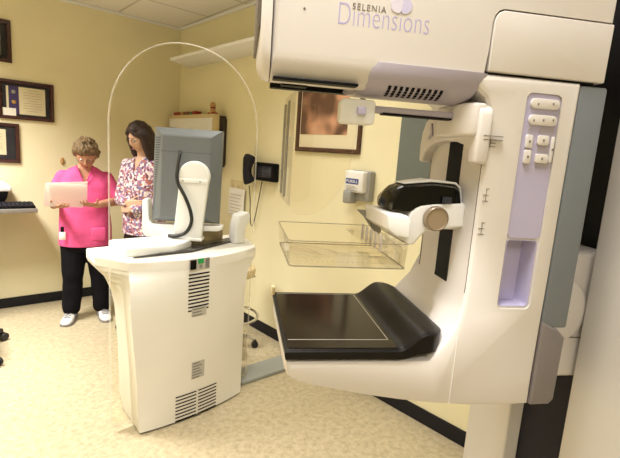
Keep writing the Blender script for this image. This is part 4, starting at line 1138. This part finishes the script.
# --- person in pink scrubs (local: y forward, +x = her right = left in the photo)
P1 = V3((0.992, 4.02, 0)); A1 = math.atan2(-0.972, -0.205) - PI / 2
W1 = Matrix.Translation(P1) @ Matrix.Rotation(A1, 4, 'Z')
p1 = thing('person', 'person in pink scrubs and white trainers reading papers by the back wall', 'person', P1, A1)
def q1(name, bm, m, parent=None, sm=60.0):
    bm.transform(W1); return obj(name, bm, m, parent or p1, sm)
HM1 = Matrix.Translation((-0.012, 0.075, 1.425)) @ Matrix.Rotation(math.radians(-8), 4, 'Z') @ Matrix.Rotation(math.radians(-34), 4, 'X')
def joints1(s):
    if s > 0: return V3((0.160, 0.0, 1.235)), V3((0.240, 0.03, 1.045)), V3((0.225, 0.262, 1.030))
    return V3((-0.165, 0.0, 1.235)), V3((-0.245, 0.05, 1.045)), V3((-0.070, 0.250, 1.035))
b = torso([(0.68, 0.12, 0.07, 0, 0), (0.72, 0.15, 0.10, 0.0, 0), (0.82, 0.172, 0.125, 0.0, 0), (0.95, 0.158, 0.115, 0.005, 0), (1.10, 0.168, 0.118, 0.010, 0), (1.20, 0.145, 0.108, 0.005, 0), (1.25, 0.110, 0.082, 0.0, 0), (1.315, 0.085, 0.065, 0.005, 0), (1.335, 0.055, 0.055, 0.012, 0)])
join(b, capsule((0.0, 0.010, 1.30), 0.052, (-0.008, 0.055, 1.40), 0.048))
hb = head_bm_(); hb.transform(HM1); join(b, hb)
for s in (1, -1):
    S, E, Wr = joints1(s)
    join(b, capsule(S - V3((s * 0.02, 0, 0.02)), 0.036, E, 0.036)); join(b, capsule(E, 0.040, Wr, 0.026))
    dv = V3((-0.55, 0.80, 0.10)) if s > 0 else V3((0.62, 0.72, 0.16))
    nrm = V3((-0.2, -0.25, 1.0)) if s > 0 else V3((0.2, -0.25, 1.0))
    join(b, hand_bm(Wr + (Wr - E).normalized() * 0.012, dv, nrm, V3((-0.4, 0.5, 0.6)) if s > 0 else V3((0.4, 0.5, 0.6)), 0.42, 1.0))
    join(b, capsule((s * 0.088, 0.0, 0.70), 0.078, (s * 0.100, 0.012, 0.40), 0.062)); join(b, capsule((s * 0.100, 0.012, 0.40), 0.060, (s * 0.117, -0.008, 0.08), 0.033))
    join(b, capsule((s * 0.118, -0.01, 0.050), 0.028, (s * 0.126, 0.09, 0.032), 0.020))
body1 = q1('body', fuse(b, 0.0048, 3), 'skin')
eyes_lips(HM1, p1, W1); glasses(HM1, p1, W1)
# scrub top with V neck
b = torso([(0.655, 0.205, 0.150, 0.0, 0), (0.70, 0.206, 0.152, 0.0, 0), (0.82, 0.202, 0.150, 0.0, 0), (0.95, 0.192, 0.142, 0.006, 0), (1.08, 0.195, 0.142, 0.014, 0), (1.17, 0.200, 0.132, 0.010, 0), (1.24, 0.185, 0.108, 0.0, 0), (1.29, 0.130, 0.086, 0.0, 0), (1.328, 0.084, 0.070, 0.006, 0)])
for s in (1, -1):
    S, E, Wr = joints1(s); mid = S.lerp(E, 0.80)
    join(b, capsule(S, 0.058, mid, 0.062))
b = fuse(b, 0.009, 16)
for s in (1, -1):
    S, E, Wr = joints1(s); ax = (E - S).normalized(); c = S.lerp(E, 0.86)
    rot = ax.to_track_quat('Z', 'Y').to_matrix().to_4x4()
    b = cut(b, box(-0.085, 0.085, -0.085, 0.085, 0.0, 0.16, mtx=Matrix.Translation(c) @ rot))
wrinkle(b, 0.007, 9, 3)
b = cut(b, prism([(-0.062, 1.36), (0.066, 1.36), (0.005, 1.175)], 0.055, 0.30, 'v'))
b = cut(b, box(-0.5, 0.5, -0.5, 0.5, 0.5, 0.668))
top1 = q1('scrub_top', b, 'pink', sm=50)
nb = tube([(-0.060, 0.082, 1.338), (-0.030, 0.128, 1.262), (0.005, 0.150, 1.178), (0.036, 0.128, 1.262), (0.064, 0.082, 1.338)], 0.006, 8)
q1('neckband', nb, 'pinkdark', top1)
q1('sleeve_emblem', prism(rr(-0.018, 0.018, 1.075, 1.088, 0.005), 0.0, 0.004, 'v', mtx=Matrix.Translation((-0.315, 0.085, 0)) @ Matrix.Rotation(math.radians(30), 4, 'Z')), 'matnavy', top1)
q1('pocket', box(-0.145, -0.03, 0.128, 0.150, 0.72, 0.83, 0.008), 'pink', top1)
q1('badge', box(0.150, 0.196, 0.118, 0.124, 0.735, 0.80, 0.001, 1, mtx=Matrix.Translation((0, 0.012, 0))), 'paper', top1)
q1('badge_clip', box(0.160, 0.186, 0.126, 0.1385, 0.80, 0.842, 0.002, 1), 'black', top1)
# trousers
b = torso([(0.62, 0.17, 0.125, 0, 0), (0.70, 0.185, 0.135, 0, 0), (0.76, 0.18, 0.132, 0, 0)])
for s in (1, -1):
    join(b, capsule((s * 0.092, 0.0, 0.66), 0.105, (s * 0.105, 0.015, 0.38), 0.082)); join(b, capsule((s * 0.105, 0.015, 0.38), 0.080, (s * 0.118, 0.0, 0.11), 0.074))
b = fuse(b, 0.010, 4); wrinkle(b, 0.008, 10, 5)
b = cut(b, box(-0.4, 0.4, -0.4, 0.4, -0.1, 0.062))
q1('trousers', b, 'trouser')
for s, an in ((1, -0.30), (-1, 0.15)):
    pp = V3((s * 0.122, -0.005, 0.0)); 
    sh = q1('shoe', shoe_bm(pp, an if s > 0 else an), 'shoe'); q1('sole', sole_bm(pp, an), 'shoegrey', sh)
    lb = BM()
    for k in range(4): join(lb, tube([V3((-0.026, 0.045 + k * 0.022, 0.080 - k * 0.008)), V3((0, 0.047 + k * 0.022, 0.092 - k * 0.009)), V3((0.026, 0.045 + k * 0.022, 0.080 - k * 0.008))], 0.0035, 6))
    for sg in (-1, 1): join(lb, box(sg * 0.043 - 0.004, sg * 0.043 + 0.004, -0.02, 0.07, 0.035, 0.055, 0.002, 1))
    lb.transform(Matrix.Translation(pp) @ Matrix.Rotation(an, 4, 'Z')); q1('laces', lb, 'shoegrey', sh)
# short tousled hair
def hair_short():
    bm = BM(); bmesh.ops.create_uvsphere(bm, u_segments=64, v_segments=44, radius=1.0)
    kill = []
    for v in bm.verts:
        x, y, z = v.co; p = face_surface(x, y, z)
        line = 0.36 - 0.20 * abs(x) + 0.10 * noise.noise(V3((x * 6, 3.3, 0))) if y > 0.40 else (0.36 - 0.20 * abs(x) - (0.40 - y) * 1.15)
        d = V3((x, y, z)); t = 0.022 + 0.014 * noise.noise(d * 4.0) + 0.012 * noise.noise(V3((x * 16, y * 9, z * 5))) + 0.014 * max(0, z)
        fade = min(1, max(0, (z - line) / 0.24))
        q = V3((0.073 * x, 0.092 * y, 0.115 * z)) + d * (t * fade - 0.012 * (1 - fade))
        v.co = q
        if z < line - 0.10: kill.append(v)
    bmesh.ops.delete(bm, geom=kill, context='VERTS')
    bmesh.ops.holes_fill(bm, edges=[e for e in bm.edges if e.is_boundary], sides=0)
    return bm
hb = hair_short(); hb.transform(HM1); q1('hair', hb, 'hairgrey')
# papers held in both hands
def sheet_bm(c, du, dv, w, h, bend):
    du, dv = V3(du).normalized(), V3(dv).normalized(); n = du.cross(dv).normalized(); bm = BM(); g = []
    for i in range(9):
        s = i / 8 - 0.5; row = []
        for j in range(7):
            t = j / 6 - 0.5; row.append(bm.verts.new(V3(c) + du * w * s + dv * h * t + n * bend * (4 * t * t - 0.5) + n * bend * 0.4 * s))
        g.append(row)
    for a, b_ in zip(g[:-1], g[1:]):
        for j in range(6): bm.faces.new((a[j], a[j + 1], b_[j + 1], b_[j]))
    return evaluated(bm, [('SOLIDIFY', dict(thickness=0.0012, offset=0.0))])
for k, (dx, rot, dz, lb) in enumerate(((0.0, 0, 0.0, 'front white paper sheet held by person in pink scrubs'), (-0.022, 5, 0.012, 'rear white paper sheet peeking out behind the one held in front'))):
    R_ = Matrix.Rotation(math.radians(rot), 3, 'Y')
    b = sheet_bm((0.150 + dx, 0.372 - 0.006 * k, 1.125 + dz), R_ @ V3((-1, 0.0, -0.02)), R_ @ V3((-0.10, 0.30, 0.95)), 0.262, 0.190, 0.012)
    b.transform(W1); tag(obj('paper_sheet', b, 'sheet', None, 60), lb, 'paper', 'papers in the hands')

# --- second person, long dark hair, floral top, turned towards the papers
P2 = V3((1.335, 3.60, 0)); A2 = math.radians(118)
W2 = Matrix.Translation(P2) @ Matrix.Rotation(A2, 4, 'Z')
p2 = thing('person', 'person with long dark hair in floral top looking towards the papers, behind monitor', 'person', P2, A2)
def q2(name, bm, m, parent=None, sm=60.0):
    bm.transform(W2); return obj(name, bm, m, parent or p2, sm)
HM2 = Matrix.Translation((0.0, 0.045, 1.590)) @ Matrix.Rotation(math.radians(-12), 4, 'Z') @ Matrix.Rotation(math.radians(-20), 4, 'X')
def joints2(s):
    if s > 0: return V3((0.170, 0.0, 1.365)), V3((0.220, 0.03, 1.075)), V3((0.02, 0.165, 1.075))
    return V3((-0.170, 0.0, 1.365)), V3((-0.220, 0.02, 1.075)), V3((-0.02, 0.165, 1.03))
b = torso([(0.72, 0.13, 0.10, 0, 0), (0.80, 0.155, 0.11, 0, 0), (0.92, 0.155, 0.11, 0, 0), (1.05, 0.135, 0.10, 0.0, 0), (1.20, 0.145, 0.105, 0.008, 0), (1.31, 0.152, 0.102, 0.004, 0), (1.385, 0.14, 0.08, 0.0, 0), (1.425, 0.08, 0.06, 0.002, 0), (1.445, 0.05, 0.05, 0.006, 0)])
join(b, capsule((0, 0.008, 1.42), 0.046, (0, 0.03, 1.55), 0.044))
hb = head_bm_(); hb.transform(HM2); join(b, hb)
for s in (1, -1):
    S, E, Wr = joints2(s)
    join(b, capsule(S, 0.045, E, 0.036)); join(b, capsule(E, 0.037, Wr, 0.025))
    dv = (Wr - E).normalized()
    join(b, hand_bm(Wr + dv * 0.012, V3((-s, -0.25, 0)), V3((0.0, -1, -0.1)), V3((0, 0, 1)), 0.45, 0.95))
    join(b, capsule((s * 0.085, 0.0, 0.82), 0.090, (s * 0.09, 0.012, 0.47), 0.058)); join(b, capsule((s * 0.09, 0.012, 0.47), 0.056, (s * 0.095, -0.01, 0.08), 0.036))
    join(b, capsule((s * 0.097, -0.01, 0.050), 0.027, (s * 0.102, 0.09, 0.032), 0.020))
q2('body', fuse(b, 0.0048, 3), 'skin2')
eyes_lips(HM2, p2, W2); glasses(HM2, p2, W2)
b = torso([(0.80, 0.185, 0.135, 0, 0), (0.92, 0.185, 0.135, 0, 0), (1.05, 0.165, 0.125, 0.0, 0), (1.20, 0.170, 0.132, 0.014, 0), (1.31, 0.172, 0.122, 0.006, 0), (1.38, 0.165, 0.095, 0.0, 0), (1.42, 0.11, 0.075, 0.0, 0), (1.44, 0.075, 0.062, 0.004, 0)])
for s in (1, -1):
    S, E, Wr = joints2(s); join(b, capsule(S, 0.056, E, 0.052)); join(b, capsule(E, 0.052, E.lerp(Wr, 0.9), 0.042))
b = fuse(b, 0.009, 5)
wrinkle(b, 0.006, 9, 8)
b = cut(b, prism([(-0.055, 1.47), (0.055, 1.47), (0.0, 1.31)], 0.055, 0.3, 'v'))
b = cut(b, box(-0.5, 0.5, -0.5, 0.5, 0.6, 0.815))
q2('floral_top', b, 'floral', sm=50)
b = torso([(0.74, 0.155, 0.12, 0, 0), (0.82, 0.168, 0.125, 0, 0), (0.90, 0.165, 0.122, 0, 0)])
for s in (1, -1):
    join(b, capsule((s * 0.086, 0.0, 0.78), 0.098, (s * 0.092, 0.015, 0.45), 0.078)); join(b, capsule((s * 0.092, 0.015, 0.45), 0.076, (s * 0.098, 0.0, 0.12), 0.072))
b = fuse(b, 0.010, 4); wrinkle(b, 0.007, 10, 2)
b = cut(b, box(-0.4, 0.4, -0.4, 0.4, -0.1, 0.06)); q2('trousers', b, 'trouser2')
for s, an in ((1, -0.12), (-1, 0.12)):
    pp = V3((s * 0.100, -0.005, 0.0)); sh = q2('shoe', shoe_bm(pp, an), 'char'); q2('sole', sole_bm(pp, an), 'black', sh)
def hair_long():
    bm = BM(); bmesh.ops.create_uvsphere(bm, u_segments=56, v_segments=40, radius=1.0)
    kill = []
    for v in bm.verts:
        x, y, z = v.co; d = V3((x, y, z))
        line = 0.50 - 0.55 * abs(x) if y > 0.35 else 0.18 - (0.35 - y) * 2.6
        fade = min(1, max(0, (z - line) / 0.14)); t = 0.024 + 0.006 * noise.noise(d * 5)
        v.co = V3((0.073 * x, 0.092 * y, 0.115 * z)) + d * (t * fade - 0.012 * (1 - fade))
        if z < line - 0.1: kill.append(v)
    bmesh.ops.delete(bm, geom=kill, context='VERTS')
    bmesh.ops.holes_fill(bm, edges=[e for e in bm.edges if e.is_boundary], sides=0)
    return bm
b = hair_long()
# long locks falling from the crown to the shoulders
for k in range(15):
    a = math.radians(-200 + 220 * k / 14 * 1.0); c, s_ = math.cos(a), math.sin(a)
    x = 0.082 * c; y = 0.005 + 0.092 * s_
    if s_ > 0.35: continue
    L = 0.185 + 0.02 * noise.noise(V3((k * 1.7, 0, 0)))
    join(b, tube(smooth_path([(x * 0.8, y * 0.8, 0.075), (x * 1.08, y * 1.05, 0.0), (x * 1.10, y * 1.10 - 0.004, -0.09), (x * 1.06, y * 1.12 - 0.012, -L)], 5), [0.020, 0.022, 0.024, 0.026, 0.027, 0.028, 0.028, 0.028, 0.028, 0.028, 0.027, 0.026, 0.025, 0.023, 0.019, 0.011], 8))
b = fuse(b, 0.006, 3); wrinkle(b, 0.003, 30, 4)
b.transform(HM2); q2('hair', b, 'hairdark')

# ------------------------------------------------------------------ light
def area(name, x, y, sx, sy, power, spread, col=(1.0, 0.975, 0.925)):
    ld = bpy.data.lights.new(name, 'AREA'); ld.shape = 'RECTANGLE'; ld.size = sx; ld.size_y = sy
    ld.energy = power; ld.spread = math.radians(spread); ld.color = col
    o = bpy.data.objects.new(name, ld); COL.objects.link(o); o.location = (x, y, CEIL - 0.045); return o
area('lamp', -0.35, 3.40, 0.6, 1.2, 140, 122)
area('lamp', 0.35, 0.75, 0.6, 1.2, 52, 132)
area('lamp', -0.9, -0.9, 1.2, 0.6, 46, 140)
area('lamp', 1.45, 2.1, 0.6, 0.9, 16, 118)
ld = bpy.data.lights.new('added_spot', 'SPOT'); ld.energy = 130; ld.spot_size = math.radians(7.5); ld.spot_blend = 0.6; ld.shadow_soft_size = 0.04; ld.color = (1.0, 0.98, 0.94)  # added spot that brightens the column foot, no such lamp known
so = bpy.data.objects.new('added_spot', ld); COL.objects.link(so); so.location = (-0.25, 0.35, 2.65)
so.rotation_euler = (MM @ V3((0.385, 0.04, 1.20)) - so.location).to_track_quat('-Z', 'Y').to_euler()
w = bpy.data.worlds.new('world'); SC.world = w; w.use_nodes = True
w.node_tree.nodes['Background'].inputs['Color'].default_value = (1.0, 0.92, 0.8, 1); w.node_tree.nodes['Background'].inputs['Strength'].default_value = 0.3
SC.view_settings.view_transform = 'Standard'; SC.view_settings.look = 'None'; SC.view_settings.gamma = 1.0
SC.view_settings.use_curve_mapping = False; SC.view_settings.exposure = -0.42
SC.cycles.transparent_max_bounces = 24
